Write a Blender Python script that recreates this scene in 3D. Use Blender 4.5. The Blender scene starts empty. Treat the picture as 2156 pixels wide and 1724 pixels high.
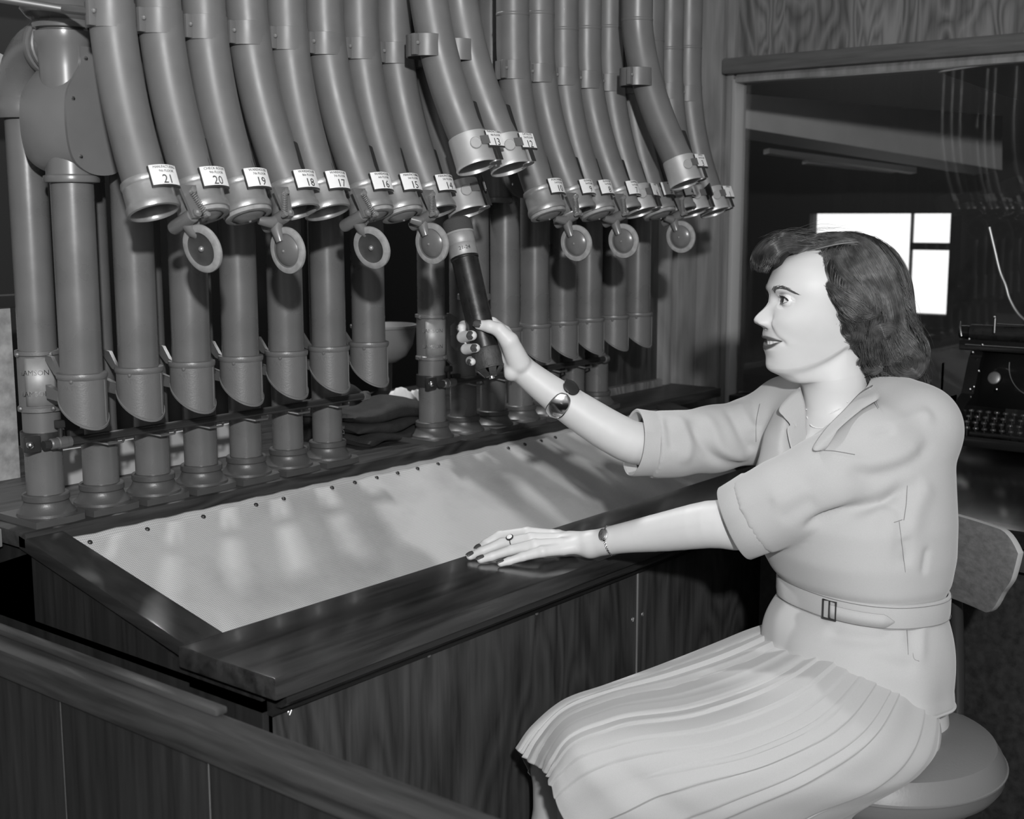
import bpy, bmesh, math, random
import numpy as np
from mathutils import Vector, Matrix
random.seed(7); rng = np.random.default_rng(7)
S = bpy.context.scene
COL = S.collection
pi = math.pi
# ------------------------------------------------------------------ camera
YAW, PIT, ROL, FPX, CAMZ = math.radians(38.85), math.radians(8.66), math.radians(-0.1), 2700.0, 1.30
CW, CH = 2156, 1724
CAM = np.array([0.0, 0.0, CAMZ])
_f = np.array([math.cos(YAW)*math.cos(PIT), math.sin(YAW)*math.cos(PIT), -math.sin(PIT)])
_r0 = np.array([math.sin(YAW), -math.cos(YAW), 0.0]); _u0 = np.cross(_r0, _f)
_r = _r0*math.cos(ROL)+_u0*math.sin(ROL); _u = -_r0*math.sin(ROL)+_u0*math.cos(ROL)
cd = bpy.data.cameras.new('camera'); cam = bpy.data.objects.new('camera', cd); COL.objects.link(cam)
cam.matrix_world = Matrix(((_r[0], _u[0], -_f[0], CAM[0]), (_r[1], _u[1], -_f[1], CAM[1]), (_r[2], _u[2], -_f[2], CAM[2]), (0, 0, 0, 1)))
cd.sensor_width = 36.0; cd.lens = FPX/CW*36.0; cd.clip_start = 0.05; cd.clip_end = 100
cd.dof.use_dof = True; cd.dof.focus_distance = 2.05; cd.dof.aperture_fstop = 7.0
S.camera = cam
def at(px, py, X=None, Y=None, Z=None, d=None):
    """a measured point of the photograph, put on a plane of the room or at a depth"""
    v = _f + _r*((px-CW/2)/FPX) - _u*((py-CH/2)/FPX)
    if d is not None: return CAM+v*d
    i, w = (0, X) if X is not None else (1, Y) if Y is not None else (2, Z)
    return CAM + v*((w-CAM[i])/v[i])
# ------------------------------------------------------------------ light, world, exposure
W = bpy.data.worlds.new('world'); S.world = W; W.use_nodes = True
W.node_tree.nodes['Background'].inputs[0].default_value = (1, 1, 1, 1)
W.node_tree.nodes['Background'].inputs[1].default_value = 1.3
S.view_settings.view_transform = 'Standard'; S.view_settings.look = 'None'
S.view_settings.exposure = 0.0; S.view_settings.gamma = 1.0; S.view_settings.use_curve_mapping = False
def lamp(name, kind, loc, power, size=0.1, aim=None, sy=None):
    l = bpy.data.lights.new(name, kind); l.energy = power
    if kind == 'AREA':
        l.size = size
        if sy: l.shape = 'RECTANGLE'; l.size_y = sy
    else: l.shadow_soft_size = size
    o = bpy.data.objects.new(name, l); o.location = loc; COL.objects.link(o)
    if aim is not None: o.rotation_euler = (Vector(aim)-Vector(loc)).to_track_quat('-Z', 'Y').to_euler()
    return o
FL = CAM - _f*0.75 + _r*0.17 + np.array([0, 0, 0.45])
lamp('flash_bulb', 'POINT', FL, 305, 0.045)
lamp('ceiling_lamp_light', 'AREA', (1.86, 2.40, 2.62), 26, 0.12, (1.6, 1.5, 0.8))
lamp('room_fill_light', 'AREA', (0.9, 0.3, 2.64), 1.5, 0.8, (1.6, 1.0, 0.8))  # weak ambient fill, added to soften the flash falloff; no visible lamp
lamp('far_room_light', 'AREA', (5.2, 2.5, 2.55), 15, 1.2, (5.2, 2.5, 0))
# ------------------------------------------------------------------ helpers
def wloc(o):
    v = Vector((0, 0, 0))
    while o is not None: v += o.location; o = o.parent
    return v
def tag(o, label=None, cat=None, group=None, kind=None):
    if label: o['label'] = label
    if cat: o['category'] = cat
    if group: o['group'] = group
    if kind: o['kind'] = kind
    return o
def thing(name, label, cat, loc=(0, 0, 0), group=None):
    o = bpy.data.objects.new(name, None); COL.objects.link(o); o.location = loc; o.empty_display_size = 0.05
    return tag(o, label, cat, group)
def link_mesh(name, me, parent=None, loc=(0, 0, 0)):
    o = bpy.data.objects.new(name, me); COL.objects.link(o)
    if parent is not None: o.parent = parent
    o.location = loc
    return o
class MB:
    """collects shapes into one mesh"""
    def __init__(s): s.v = []; s.f = []; s.n = 0; s.sm = []; s.mi = []; s.cur = 0
    def add(s, v, f, smooth=True):
        v = np.asarray(v, float).reshape(-1, 3); s.v.append(v)
        for q in f: s.f.append([i+s.n for i in q])
        s.sm += [smooth]*len(f); s.mi += [s.cur]*len(f); s.n += len(v); return s
    def box(s, a, b, bev=0.0):
        a = np.minimum(a, b)*1.0; b2 = np.maximum(np.asarray(a), np.asarray(b)); 
        return s.hexa([(a[0], a[1], a[2]), (b2[0], a[1], a[2]), (b2[0], b2[1], a[2]), (a[0], b2[1], a[2]),
                       (a[0], a[1], b2[2]), (b2[0], a[1], b2[2]), (b2[0], b2[1], b2[2]), (a[0], b2[1], b2[2])], bev)
    def hexa(s, p, bev=0.0):
        f = [(3, 2, 1, 0), (4, 5, 6, 7), (0, 1, 5, 4), (1, 2, 6, 5), (2, 3, 7, 6), (3, 0, 4, 7)]
        if bev > 0:
            bm = bmesh.new(); vs = [bm.verts.new(q) for q in p]
            for q in f: bm.faces.new([vs[i] for i in q])
            bmesh.ops.bevel(bm, geom=bm.edges[:], offset=bev, segments=2, affect='EDGES', profile=0.6)
            bm.verts.index_update()
            s.add([v.co[:] for v in bm.verts], [[v.index for v in q.verts] for q in bm.faces], False); bm.free(); return s
        return s.add(p, f, False)
    def sweep(s, path, rad, n=16, cap=True, up=None, ell=None, inner=None):
        """tube along path; rad scalar/array; inner = reverse winding"""
        P = np.asarray(path, float); m = len(P); R = np.broadcast_to(np.asarray(rad, float), (m,)) if np.ndim(rad) < 2 else rad
        T = np.gradient(P, axis=0); ln = np.linalg.norm(T, axis=1, keepdims=True)
        for i in range(m):
            if ln[i] < 1e-9: T[i] = T[i-1] if i else (P[-1]-P[0])
        T /= np.maximum(np.linalg.norm(T, axis=1, keepdims=True), 1e-12)
        a = np.array(up, float) if up is not None else (np.array([0, 0, 1.0]) if abs(T[0][2]) < 0.9 else np.array([1.0, 0, 0]))
        th = np.linspace(0, 2*pi, n, endpoint=False); V = []
        for i in range(m):
            a = a - T[i]*(a@T[i]); a /= np.linalg.norm(a); b = np.cross(T[i], a)
            ea, eb = (1, 1) if ell is None else (ell[i] if np.ndim(ell) > 1 else ell)
            V.append(P[i]+R[i]*(np.outer(np.cos(th)*ea, a)+np.outer(np.sin(th)*eb, b)))
        F = [(i*n+j, i*n+(j+1) % n, (i+1)*n+(j+1) % n, (i+1)*n+j) for i in range(m-1) for j in range(n)]
        if cap: F += [tuple(range(n-1, -1, -1)), tuple((m-1)*n+j for j in range(n))]
        return s.add(np.concatenate(V), F)
    def lathe(s, prof, c=(0, 0, 0), axis=(0, 0, 1), n=24, cap=False):
        """profile of (radius, height) turned about an axis"""
        ax = np.array(axis, float); ax /= np.linalg.norm(ax)
        a = np.array([1.0, 0, 0]) if abs(ax[0]) < 0.9 else np.array([0, 1.0, 0]); a -= ax*(a@ax); a /= np.linalg.norm(a); b = np.cross(ax, a)
        th = np.linspace(0, 2*pi, n, endpoint=False); m = len(prof); V = []
        for r, h in prof: V.append(np.array(c)+ax*h+r*(np.outer(np.cos(th), a)+np.outer(np.sin(th), b)))
        F = [(i*n+j, i*n+(j+1) % n, (i+1)*n+(j+1) % n, (i+1)*n+j) for i in range(m-1) for j in range(n)]
        if cap: F += [tuple(range(n-1, -1, -1)), tuple((m-1)*n+j for j in range(n))]
        return s.add(np.concatenate(V), F)
    def sphere(s, c, r, n=12, sc=(1, 1, 1)):
        m = n//2+1; pr = [(max(math.sin(pi*i/(m-1)), 1e-4)*r, -math.cos(pi*i/(m-1))*r) for i in range(m)]
        k = len(s.v); s.lathe(pr, (0, 0, 0), n=n, cap=True); s.v[k] = s.v[k]*np.array(sc)+np.array(c); return s
    def prism(s, poly, o, u, v, w, t, smooth=False):
        """polygon in the plane (u,v) at o, thickness t along w"""
        o, u, v, w = [np.array(q, float) for q in (o, u, v, w)]; n = len(poly)
        A = [o+u*x+v*y for x, y in poly]; B = [p+w*t for p in A]
        F = [tuple(range(n-1, -1, -1)), tuple(range(n, 2*n))]+[(i, (i+1) % n, n+(i+1) % n, n+i) for i in range(n)]
        return s.add(A+B, F, smooth)
    def grid(s, G, wrap_u=False, wrap_v=False, smooth=True, flip=False):
        G = np.asarray(G, float); a, b = G.shape[:2]; F = []
        for i in range(a-1+wrap_u):
            for j in range(b-1+wrap_v):
                q = (i*b+j, ((i+1) % a)*b+j, ((i+1) % a)*b+(j+1) % b, i*b+(j+1) % b)
                F.append(q[::-1] if flip else q)
        return s.add(G.reshape(-1, 3), F, smooth)
    def build(s, name, mat, parent=None, solid=0.0, offset=-1, world=True, wn=True):
        me = bpy.data.meshes.new(name); V = np.concatenate(s.v) if s.v else np.zeros((0, 3))
        off = np.array(wloc(parent)) if (parent is not None and world) else 0
        me.from_pydata((V-off).tolist(), [], s.f)
        mats = mat if isinstance(mat, (list, tuple)) else [mat]
        for q in mats: me.materials.append(q)
        me.polygons.foreach_set('use_smooth', s.sm); me.polygons.foreach_set('material_index', s.mi); me.update()
        bm = bmesh.new(); bm.from_mesh(me); bmesh.ops.recalc_face_normals(bm, faces=bm.faces[:]); bm.to_mesh(me); bm.free()
        try: me.set_sharp_from_angle(angle=math.radians(38))
        except Exception: pass
        o = link_mesh(name, me, parent)
        if solid:
            m = o.modifiers.new('solid', 'SOLIDIFY'); m.thickness = solid; m.offset = offset
        return o
def spline(pts, n):
    """smooth curve through points (Catmull-Rom, any dimension)"""
    P = np.asarray(pts, float); m = len(P)
    if m == 2: return P[0]+(P[1]-P[0])*np.linspace(0, 1, n)[:, None]
    E = np.vstack([2*P[0]-P[1], P, 2*P[-1]-P[-2]]); t = np.linspace(0, m-1-1e-9, n); i = t.astype(int); u = (t-i)[:, None]
    a, b, c, d = E[i], E[i+1], E[i+2], E[i+3]
    return 0.5*((2*b)+(-a+c)*u+(2*a-5*b+4*c-d)*u**2+(-a+3*b-3*c+d)*u**3)
def copy_tree(o, parent=None):
    c = o.copy(); COL.objects.link(c); c.parent = parent
    for ch in o.children: copy_tree(ch, c)
    return c
# ------------------------------------------------------------------ materials (all greys: a black-and-white picture)
def NT(name):
    m = bpy.data.materials.new(name); m.use_nodes = True; t = m.node_tree
    return m, t, t.nodes['Principled BSDF'], t.nodes.new, t.links.new
def g3(v): return (v, v, v, 1)
def plain(name, v, rough=0.5, metal=0.0, spec=0.5, var=0.0, scale=20.0, bump=0.0, bscale=60.0, emit=0.0, rvar=0.0, sheen=0.0):
    m, t, b, N, L = NT(name)
    b.inputs['Base Color'].default_value = g3(v); b.inputs['Roughness'].default_value = rough; b.inputs['Metallic'].default_value = metal
    b.inputs['Specular IOR Level'].default_value = spec
    if sheen: b.inputs['Sheen Weight'].default_value = sheen
    tc = N('ShaderNodeTexCoord')
    if var or rvar:
        n = N('ShaderNodeTexNoise'); n.inputs['Scale'].default_value = scale; n.inputs['Detail'].default_value = 6; L(tc.outputs['Object'], n.inputs['Vector'])
        if var:
            r = N('ShaderNodeMapRange'); r.inputs[1].default_value = 0.25; r.inputs[2].default_value = 0.75
            r.inputs[3].default_value = v*(1-var); r.inputs[4].default_value = v*(1+var); L(n.outputs[0], r.inputs[0]); L(r.outputs[0], b.inputs['Base Color'])
        if rvar:
            r = N('ShaderNodeMapRange'); r.inputs[1].default_value = 0.3; r.inputs[2].default_value = 0.7
            r.inputs[3].default_value = rough-rvar; r.inputs[4].default_value = rough+rvar; L(n.outputs[0], r.inputs[0]); L(r.outputs[0], b.inputs['Roughness'])
    if bump:
        n2 = N('ShaderNodeTexNoise'); n2.inputs['Scale'].default_value = bscale; n2.inputs['Detail'].default_value = 4; L(tc.outputs['Object'], n2.inputs['Vector'])
        bp = N('ShaderNodeBump'); bp.inputs['Strength'].default_value = bump; bp.inputs['Distance'].default_value = 0.002
        L(n2.outputs[0], bp.inputs['Height']); L(bp.outputs[0], b.inputs['Normal'])
    if emit:
        b.inputs['Emission Color'].default_value = (1, 1, 1, 1); b.inputs['Emission Strength'].default_value = emit
    return m
def wood(name, lo, hi, rough=0.4, axis='Z', scale=1.0, spec=0.5, figure=True, coat=0.0, bump=0.12, fig=0.30, rep=9.0, fs=(6, 1.1)):
    """stretched grain along an axis plus cathedral figure"""
    m, t, b, N, L = NT(name)
    tc = N('ShaderNodeTexCoord'); mp = N('ShaderNodeMapping'); L(tc.outputs['Object'], mp.inputs['Vector'])
    s = [70*scale]*3; s['XYZ'.index(axis)] = 4*scale; mp.inputs['Scale'].default_value = s
    n = N('ShaderNodeTexNoise'); n.inputs['Scale'].default_value = 1.0; n.inputs['Detail'].default_value = 8; n.inputs['Roughness'].default_value = 0.65; L(mp.outputs[0], n.inputs['Vector'])
    mp2 = N('ShaderNodeMapping'); L(tc.outputs['Object'], mp2.inputs['Vector']); s2 = [fs[0]*scale]*3; s2['XYZ'.index(axis)] = fs[1]*scale; mp2.inputs['Scale'].default_value = s2
    n2 = N('ShaderNodeTexNoise'); n2.inputs['Scale'].default_value = 1.0; n2.inputs['Detail'].default_value = 2; n2.inputs['Distortion'].default_value = 0.6; L(mp2.outputs[0], n2.inputs['Vector'])
    mu = N('ShaderNodeMath'); mu.operation = 'MULTIPLY'; mu.inputs[1].default_value = rep; L(n2.outputs[0], mu.inputs[0])
    fr = N('ShaderNodeMath'); fr.operation = 'PINGPONG'; fr.inputs[1].default_value = 0.5; L(mu.outputs[0], fr.inputs[0])
    mx = N('ShaderNodeMath'); mx.operation = 'MULTIPLY_ADD'; mx.inputs[1].default_value = fig*2 if figure else 0.12; L(fr.outputs[0], mx.inputs[0]); L(n.outputs[0], mx.inputs[2])
    r = N('ShaderNodeMapRange'); r.inputs[1].default_value = 0.38; r.inputs[2].default_value = 0.62+fig*0.8; r.inputs[3].default_value = lo; r.inputs[4].default_value = hi
    L(mx.outputs[0], r.inputs[0]); L(r.outputs[0], b.inputs['Base Color'])
    b.inputs['Roughness'].default_value = rough; b.inputs['Specular IOR Level'].default_value = spec
    if coat: b.inputs['Coat Weight'].default_value = coat; b.inputs['Coat Roughness'].default_value = 0.12
    bp = N('ShaderNodeBump'); bp.inputs['Strength'].default_value = bump; bp.inputs['Distance'].default_value = 0.001; L(mx.outputs[0], bp.inputs['Height']); L(bp.outputs[0], b.inputs['Normal'])
    return m
def tube_paint(name, v, rough, chips=0.0):
    """grey enamel with faint blotches, scratches and worn bright flecks"""
    m, t, b, N, L = NT(name); tc = N('ShaderNodeTexCoord')
    n = N('ShaderNodeTexNoise'); n.inputs['Scale'].default_value = 14; n.inputs['Detail'].default_value = 8; L(tc.outputs['Object'], n.inputs['Vector'])
    r = N('ShaderNodeMapRange'); r.inputs[1].default_value = 0.3; r.inputs[2].default_value = 0.7; r.inputs[3].default_value = v*0.9; r.inputs[4].default_value = v*1.1; L(n.outputs[0], r.inputs[0])
    rr = N('ShaderNodeMapRange'); rr.inputs[1].default_value = 0.3; rr.inputs[2].default_value = 0.7; rr.inputs[3].default_value = rough-0.06; rr.inputs[4].default_value = rough+0.08; L(n.outputs[0], rr.inputs[0]); L(rr.outputs[0], b.inputs['Roughness'])
    if chips:
        mp = N('ShaderNodeMapping'); mp.inputs['Scale'].default_value = (1, 1, 0.35); L(tc.outputs['Object'], mp.inputs['Vector'])
        c = N('ShaderNodeTexNoise'); c.inputs['Scale'].default_value = 160; c.inputs['Detail'].default_value = 5; L(mp.outputs[0], c.inputs['Vector'])
        c2 = N('ShaderNodeTexNoise'); c2.inputs['Scale'].default_value = 9; L(tc.outputs['Object'], c2.inputs['Vector'])
        ad = N('ShaderNodeMath'); ad.operation = 'MULTIPLY'; L(c.outputs[0], ad.inputs[0]); L(c2.outputs[0], ad.inputs[1])
        cr = N('ShaderNodeMapRange'); cr.inputs[1].default_value = 0.40; cr.inputs[2].default_value = 0.47; cr.inputs[3].default_value = 0; cr.inputs[4].default_value = chips; L(ad.outputs[0], cr.inputs[0])
        mi = N('ShaderNodeMixRGB'); L(cr.outputs[0], mi.inputs[0]); L(r.outputs[0], mi.inputs[1]); mi.inputs[2].default_value = g3(0.45); L(mi.outputs[0], b.inputs['Base Color'])
    else: L(r.outputs[0], b.inputs['Base Color'])
    bp = N('ShaderNodeBump'); bp.inputs['Strength'].default_value = 0.06; bp.inputs['Distance'].default_value = 0.001; n3 = N('ShaderNodeTexNoise'); n3.inputs['Scale'].default_value = 120; L(tc.outputs['Object'], n3.inputs['Vector']); L(n3.outputs[0], bp.inputs['Height']); L(bp.outputs[0], b.inputs['Normal'])
    return m
def weave(name, v, scale, amp, stain=0.0, rough=0.9, sheen=0.0):
    m, t, b, N, L = NT(name); tc = N('ShaderNodeTexCoord')
    w1 = N('ShaderNodeTexWave'); w1.bands_direction = 'X'; w1.inputs['Scale'].default_value = scale; w1.inputs['Distortion'].default_value = 1.2; w1.inputs['Detail'].default_value = 2
    w2 = N('ShaderNodeTexWave'); w2.bands_direction = 'Y'; w2.inputs['Scale'].default_value = scale; w2.inputs['Distortion'].default_value = 1.2; w2.inputs['Detail'].default_value = 2
    for w in (w1, w2): L(tc.outputs['Object'], w.inputs['Vector'])
    mu = N('ShaderNodeMath'); mu.operation = 'ADD'; L(w1.outputs[1], mu.inputs[0]); L(w2.outputs[1], mu.inputs[1])
    r = N('ShaderNodeMapRange'); r.inputs[1].default_value = 0; r.inputs[2].default_value = 2; r.inputs[3].default_value = v*(1-amp); r.inputs[4].default_value = v*(1+amp); L(mu.outputs[0], r.inputs[0])
    out = r.outputs[0]
    if stain:
        n = N('ShaderNodeTexNoise'); n.inputs['Scale'].default_value = 7; n.inputs['Detail'].default_value = 5; L(tc.outputs['Object'], n.inputs['Vector'])
        s = N('ShaderNodeMapRange'); s.inputs[1].default_value = 0.3; s.inputs[2].default_value = 0.55; s.inputs[3].default_value = 1-stain; s.inputs[4].default_value = 1; L(n.outputs[0], s.inputs[0])
        mm = N('ShaderNodeMath'); mm.operation = 'MULTIPLY'; L(out, mm.inputs[0]); L(s.outputs[0], mm.inputs[1]); out = mm.outputs[0]
    L(out, b.inputs['Base Color']); b.inputs['Roughness'].default_value = rough; b.inputs['Specular IOR Level'].default_value = 0.15
    if sheen: b.inputs['Sheen Weight'].default_value = sheen
    bp = N('ShaderNodeBump'); bp.inputs['Strength'].default_value = 0.25; bp.inputs['Distance'].default_value = 0.0006; L(mu.outputs[0], bp.inputs['Height']); L(bp.outputs[0], b.inputs['Normal'])
    return m
def pane(name, refl=0.7):
    m, t, b, N, L = NT(name); t.nodes.remove(b); out = t.nodes['Material Output']
    tr = N('ShaderNodeBsdfTransparent'); gl = N('ShaderNodeBsdfGlossy'); gl.inputs['Roughness'].default_value = 0.003; gl.inputs['Color'].default_value = g3(refl)
    fr = N('ShaderNodeFresnel'); fr.inputs['IOR'].default_value = 1.5; mx = N('ShaderNodeMixShader')
    L(fr.outputs[0], mx.inputs[0]); L(tr.outputs[0], mx.inputs[1]); L(gl.outputs[0], mx.inputs[2]); L(mx.outputs[0], out.inputs[0]); return m
M = dict(
    pipe=tube_paint('enamel_pipe', 0.120, 0.29), hose=tube_paint('matt_tube', 0.125, 0.42, 0.6), cast=plain('cast_iron_paint', 0.125, 0.38, spec=0.6, var=0.06, scale=30, bump=0.14, bscale=420),
    base=plain('base_iron', 0.065, 0.40, spec=0.6, var=0.1, bump=0.12, bscale=400), ring=plain('ring_metal', 0.33, 0.36, 0.55, var=0.12, scale=60, bump=0.15, bscale=120), alu=plain('brushed_sleeve', 0.50, 0.38, 0.5, var=0.08, scale=40),
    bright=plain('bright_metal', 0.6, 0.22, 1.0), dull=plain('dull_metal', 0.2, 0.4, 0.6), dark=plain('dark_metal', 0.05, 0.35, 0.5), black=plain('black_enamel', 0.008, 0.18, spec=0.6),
    inside=plain('tube_inside', 0.02, 0.6), rubber=plain('gasket_rubber', 0.26, 0.7, var=0.25, scale=90), flap=plain('flap_leather', 0.055, 0.4, var=0.3, scale=40), lidpaint=plain('lid_paint', 0.13, 0.28, spec=0.6, var=0.08),
    card=plain('label_card', 0.78, 0.6, var=0.06, scale=80), ink=plain('ink', 0.03, 0.7), brass=plain('plate_metal', 0.30, 0.5, 0.3, var=0.15, scale=50),
    top=wood('counter_oak', 0.012, 0.042, 0.24, 'X', 1.0, 0.6, True, 0.4, fig=0.2), panel=wood('panel_oak', 0.016, 0.052, 0.36, 'Z', 1.0, 0.5, True, fig=0.26, rep=16, fs=(5, 1.6)), darkwood=wood('dark_wood', 0.012, 0.035, 0.33, 'X', 1.0, 0.5, False),
    endwood=wood('end_wood', 0.014, 0.035, 0.32, 'Z', 1, 0.5, False), boardy=wood('board_wood', 0.014, 0.038, 0.48, 'Y', 1, 0.5, False, 0.08), railwood=wood('rail_oak', 0.022, 0.060, 0.32, 'Y', 1.0, 0.5, True, 0.2, fig=0.12),
    wallwood=wood('wall_fir', 0.075, 0.215, 0.42, 'Z', 0.8, 0.4, True, fig=0.42, rep=14, fs=(9, 2.4)), postwood=wood('post_fir', 0.15, 0.25, 0.40, 'Z', 0.7, 0.4, True), headwood=wood('header_fir', 0.09, 0.16, 0.40, 'Y', 1, 0.4, False),
    shelf=wood('shelf_wood', 0.012, 0.045, 0.42, 'X', 1.4, 0.4, True), canvas=weave('canvas', 0.43, 95, 0.22, 0.22), screw=plain('screw_brass', 0.35, 0.4, 0.8),
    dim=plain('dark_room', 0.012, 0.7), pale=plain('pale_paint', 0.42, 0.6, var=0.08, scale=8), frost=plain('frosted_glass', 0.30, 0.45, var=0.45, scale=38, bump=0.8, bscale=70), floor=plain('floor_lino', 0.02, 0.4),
    ceil=plain('ceiling_plaster', 0.3, 0.8), glass=pane('window_glass'), lens=pane('flap_pane'), cloth=plain('dark_bag_cloth', 0.018, 0.85, var=0.3, scale=60, bump=0.5, bscale=300), rag=plain('white_rag', 0.65, 0.9, bump=0.4, bscale=40),
    bead=plain('highlight_bead', 0.34, 0.4), plaster=plain('grey_plaster', 0.16, 0.7, var=0.15, scale=12), bowl=plain('grey_bowl', 0.2, 0.5), paper=plain('white_paper', 0.6, 0.8))
def xf(mb, ax, ay, az, o):
    """place a locally built shape: its x,y,z axes become ax,ay,az at o"""
    R = np.array([ax, ay, az], float)
    for i in range(len(mb.v)): mb.v[i] = mb.v[i]@R+np.array(o, float)
    return mb
def text_mb(s, size, depth=0.0003, align='CENTER'):
    cu = bpy.data.curves.new('t', 'FONT'); cu.body = s; cu.size = size; cu.align_x = align; cu.align_y = 'CENTER'; cu.extrude = depth; cu.resolution_u = 2
    o = bpy.data.objects.new('t', cu); COL.objects.link(o); dg = bpy.context.evaluated_depsgraph_get(); me = bpy.data.meshes.new_from_object(o.evaluated_get(dg))
    V = [v.co[:] for v in me.vertices]; F = [list(p.vertices) for p in me.polygons]
    bpy.data.objects.remove(o); bpy.data.curves.remove(cu); bpy.data.meshes.remove(me)
    return (np.array(V) if V else np.zeros((0, 3))), F
def struct(name, mb, mat, parent=None):
    o = mb.build(name, mat, parent); o['kind'] = 'structure'; return o
XW = 3.175; YB = 1.86; HC = 2.70
# ------------------------------------------------------------------ the room
struct('floor', MB().box((-1.7, -2.5, -0.05), (5.68, 3.3, 0)), M['floor'])
struct('ceiling', MB().box((-1.7, -2.5, HC), (5.68, 3.3, HC+0.05)), M['ceil'])
struct('wall_left', MB().box((-1.75, -2.5, 0), (-1.7, 3.3, HC)), M['wallwood'])
struct('wall_near', MB().box((-1.7, -2.55, 0), (5.68, -2.5, HC)), M['wallwood'])
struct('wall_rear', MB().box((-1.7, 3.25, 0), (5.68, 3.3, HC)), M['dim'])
# back wall right of the tubes: panel frame, recessed panel, trim, board
wb = struct('wall_back', MB().box((2.30, YB+0.05, 0), (XW, YB+0.09, HC)), M['wallwood'])
x0, x1 = at(1398, 640, Y=YB)[0], at(1426, 640, Y=YB)[0]
zb = at(1350, 806, Y=YB)[2]
b = MB().box((x1, YB, 0.80), (XW, YB+0.05, HC), 0.002); b.build('plank', M['postwood'], wb)
b = MB().box((2.30, YB, 0.80), (x0, YB+0.05, zb), 0.003); b.build('bottom_rail', M['wallwood'], wb)
b = MB().box((2.30, YB, zb), (2.40, YB+0.05, HC), 0.003); b.build('stile', M['wallwood'], wb)
b = MB(); pr = [(0, 0), (x1-x0, 0), (x1-x0, 0.012), ((x1-x0)*0.7, 0.024), ((x1-x0)*0.35, 0.022), ((x1-x0)*0.12, 0.010)]
b.prism(pr, (x0, YB+0.03, 0.80), (1, 0, 0), (0, -1, 0), (0, 0, 1), HC-0.8, False); b.build('panel_bead', M['postwood'], wb)
b = MB().box((2.40, YB+0.02, zb), (x0, YB+0.03, HC)); b.build('recessed_panel', M['panel'], wb)
# dark recess behind the pipes
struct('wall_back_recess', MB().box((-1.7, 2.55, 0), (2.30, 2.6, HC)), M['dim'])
# right wall with its big inside window
ZH0 = at(1558, 176, X=XW)[2]; ZH1 = at(1552, 126, X=XW)[2]; YJ = at(1556, 400, X=XW)[1]; YP = at(1529, 500, X=XW)[1]; ZS = 0.80
wr = struct('wall_right', MB().box((XW+0.01, -2.5, 0), (XW+0.05, YB+0.09, ZS)), M['panel'])
seams = [YB]+[at(px, 60, X=XW)[1] for px in (1650, 1898)]+[0.55, 0.05, -0.5, -1.1, -1.8, -2.5]
for i in range(len(seams)-1):
    o = MB().box((XW, seams[i+1]+0.0015, ZH1-0.01), (XW+0.03, seams[i]-0.0015, HC), 0.0015).build('panel', M['wallwood'], wr)
    if i: MB().box((XW+0.002, seams[i]-0.004, ZH1), (XW+0.0285, seams[i]+0.004, HC), 0.001).build('joint_strip', M['postwood'], wr)
t1 = struct('trim_1', MB().box((XW-0.055, -2.4, ZH0+0.022), (XW+0.03, YP-0.005, ZH1), 0.006), M['headwood'])
b = MB().prism([(0, 0), (0.035, 0), (0.035, 0.022), (0.008, 0.022), (0, 0.012)], (XW-0.035, -2.4, ZH0), (1, 0, 0), (0, 0, 1), (0, 1, 0), YJ+2.4); b.build('stop_bead', M['postwood'], t1)
t2 = struct('trim_2', MB().box((XW-0.04, YP, 0.0), (XW+0.05, YB+0.05, HC), 0.004), M['postwood'])
b = MB().box((XW-0.022, YJ+0.012, 0), (XW+0.04, YP, ZH0+0.3), 0.005); b.build('jamb', M['postwood'], t2)
b = MB().box((XW-0.030, YJ, 0), (XW+0.03, YJ+0.014, ZH0+0.01), 0.004); b.build('jamb_bead', M['bead'], t2)  # bead colour lightened to stand in for the highlight along the jamb
t3 = struct('trim_3', MB().box((XW-0.03, -2.4, ZS-0.03), (XW+0.05, YJ, ZS), 0.004), M['darkwood'])
w1 = struct('window_1', MB().box((XW+0.010, -2.4, ZS), (XW+0.014, YJ+0.004, ZH0+0.004)), M['glass'])
# the next room seen through it
fx = 5.6
wf = MB(); Y0, Y1 = -2.5, 3.3
A_ = [at(1705, 450, X=fx), at(1905, 660, X=fx)]; B_ = [at(1915, 452, X=fx), at(1999, 512, X=fx)]; C_ = [at(1912, 526, X=fx), at(1994, 630, X=fx)]
holes = [(A_[0][1], A_[1][1], A_[1][2], A_[0][2]), (B_[0][1], B_[1][1], B_[1][2], B_[0][2]), (C_[0][1], C_[1][1], C_[1][2], C_[0][2])]
ya, yb_, yc, yd = holes[0][0], holes[0][1], holes[1][0], holes[1][1]
zt = max(holes[0][3], holes[1][3]); zbt = min(h[2] for h in holes)
wf.box((fx, ya, 0), (fx+0.08, 3.3, HC)).box((fx, -2.5, 0), (fx+0.08, yd, HC)).box((fx, yd, zt), (fx+0.08, ya, HC)).box((fx, yd, 0), (fx+0.08, ya, zbt))
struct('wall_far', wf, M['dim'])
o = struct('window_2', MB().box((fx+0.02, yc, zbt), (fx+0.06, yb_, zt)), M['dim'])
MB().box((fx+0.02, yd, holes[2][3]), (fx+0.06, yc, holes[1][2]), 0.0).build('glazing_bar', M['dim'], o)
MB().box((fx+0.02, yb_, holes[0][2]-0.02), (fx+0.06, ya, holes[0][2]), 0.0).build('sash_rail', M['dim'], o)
MB().box((fx+0.03, yb_, zbt), (fx+0.035, ya, zt)).build('pane', M['glass'], o)
MB().box((fx+0.03, yd, zbt), (fx+0.035, yc, zt)).build('pane', M['glass'], o)
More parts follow.
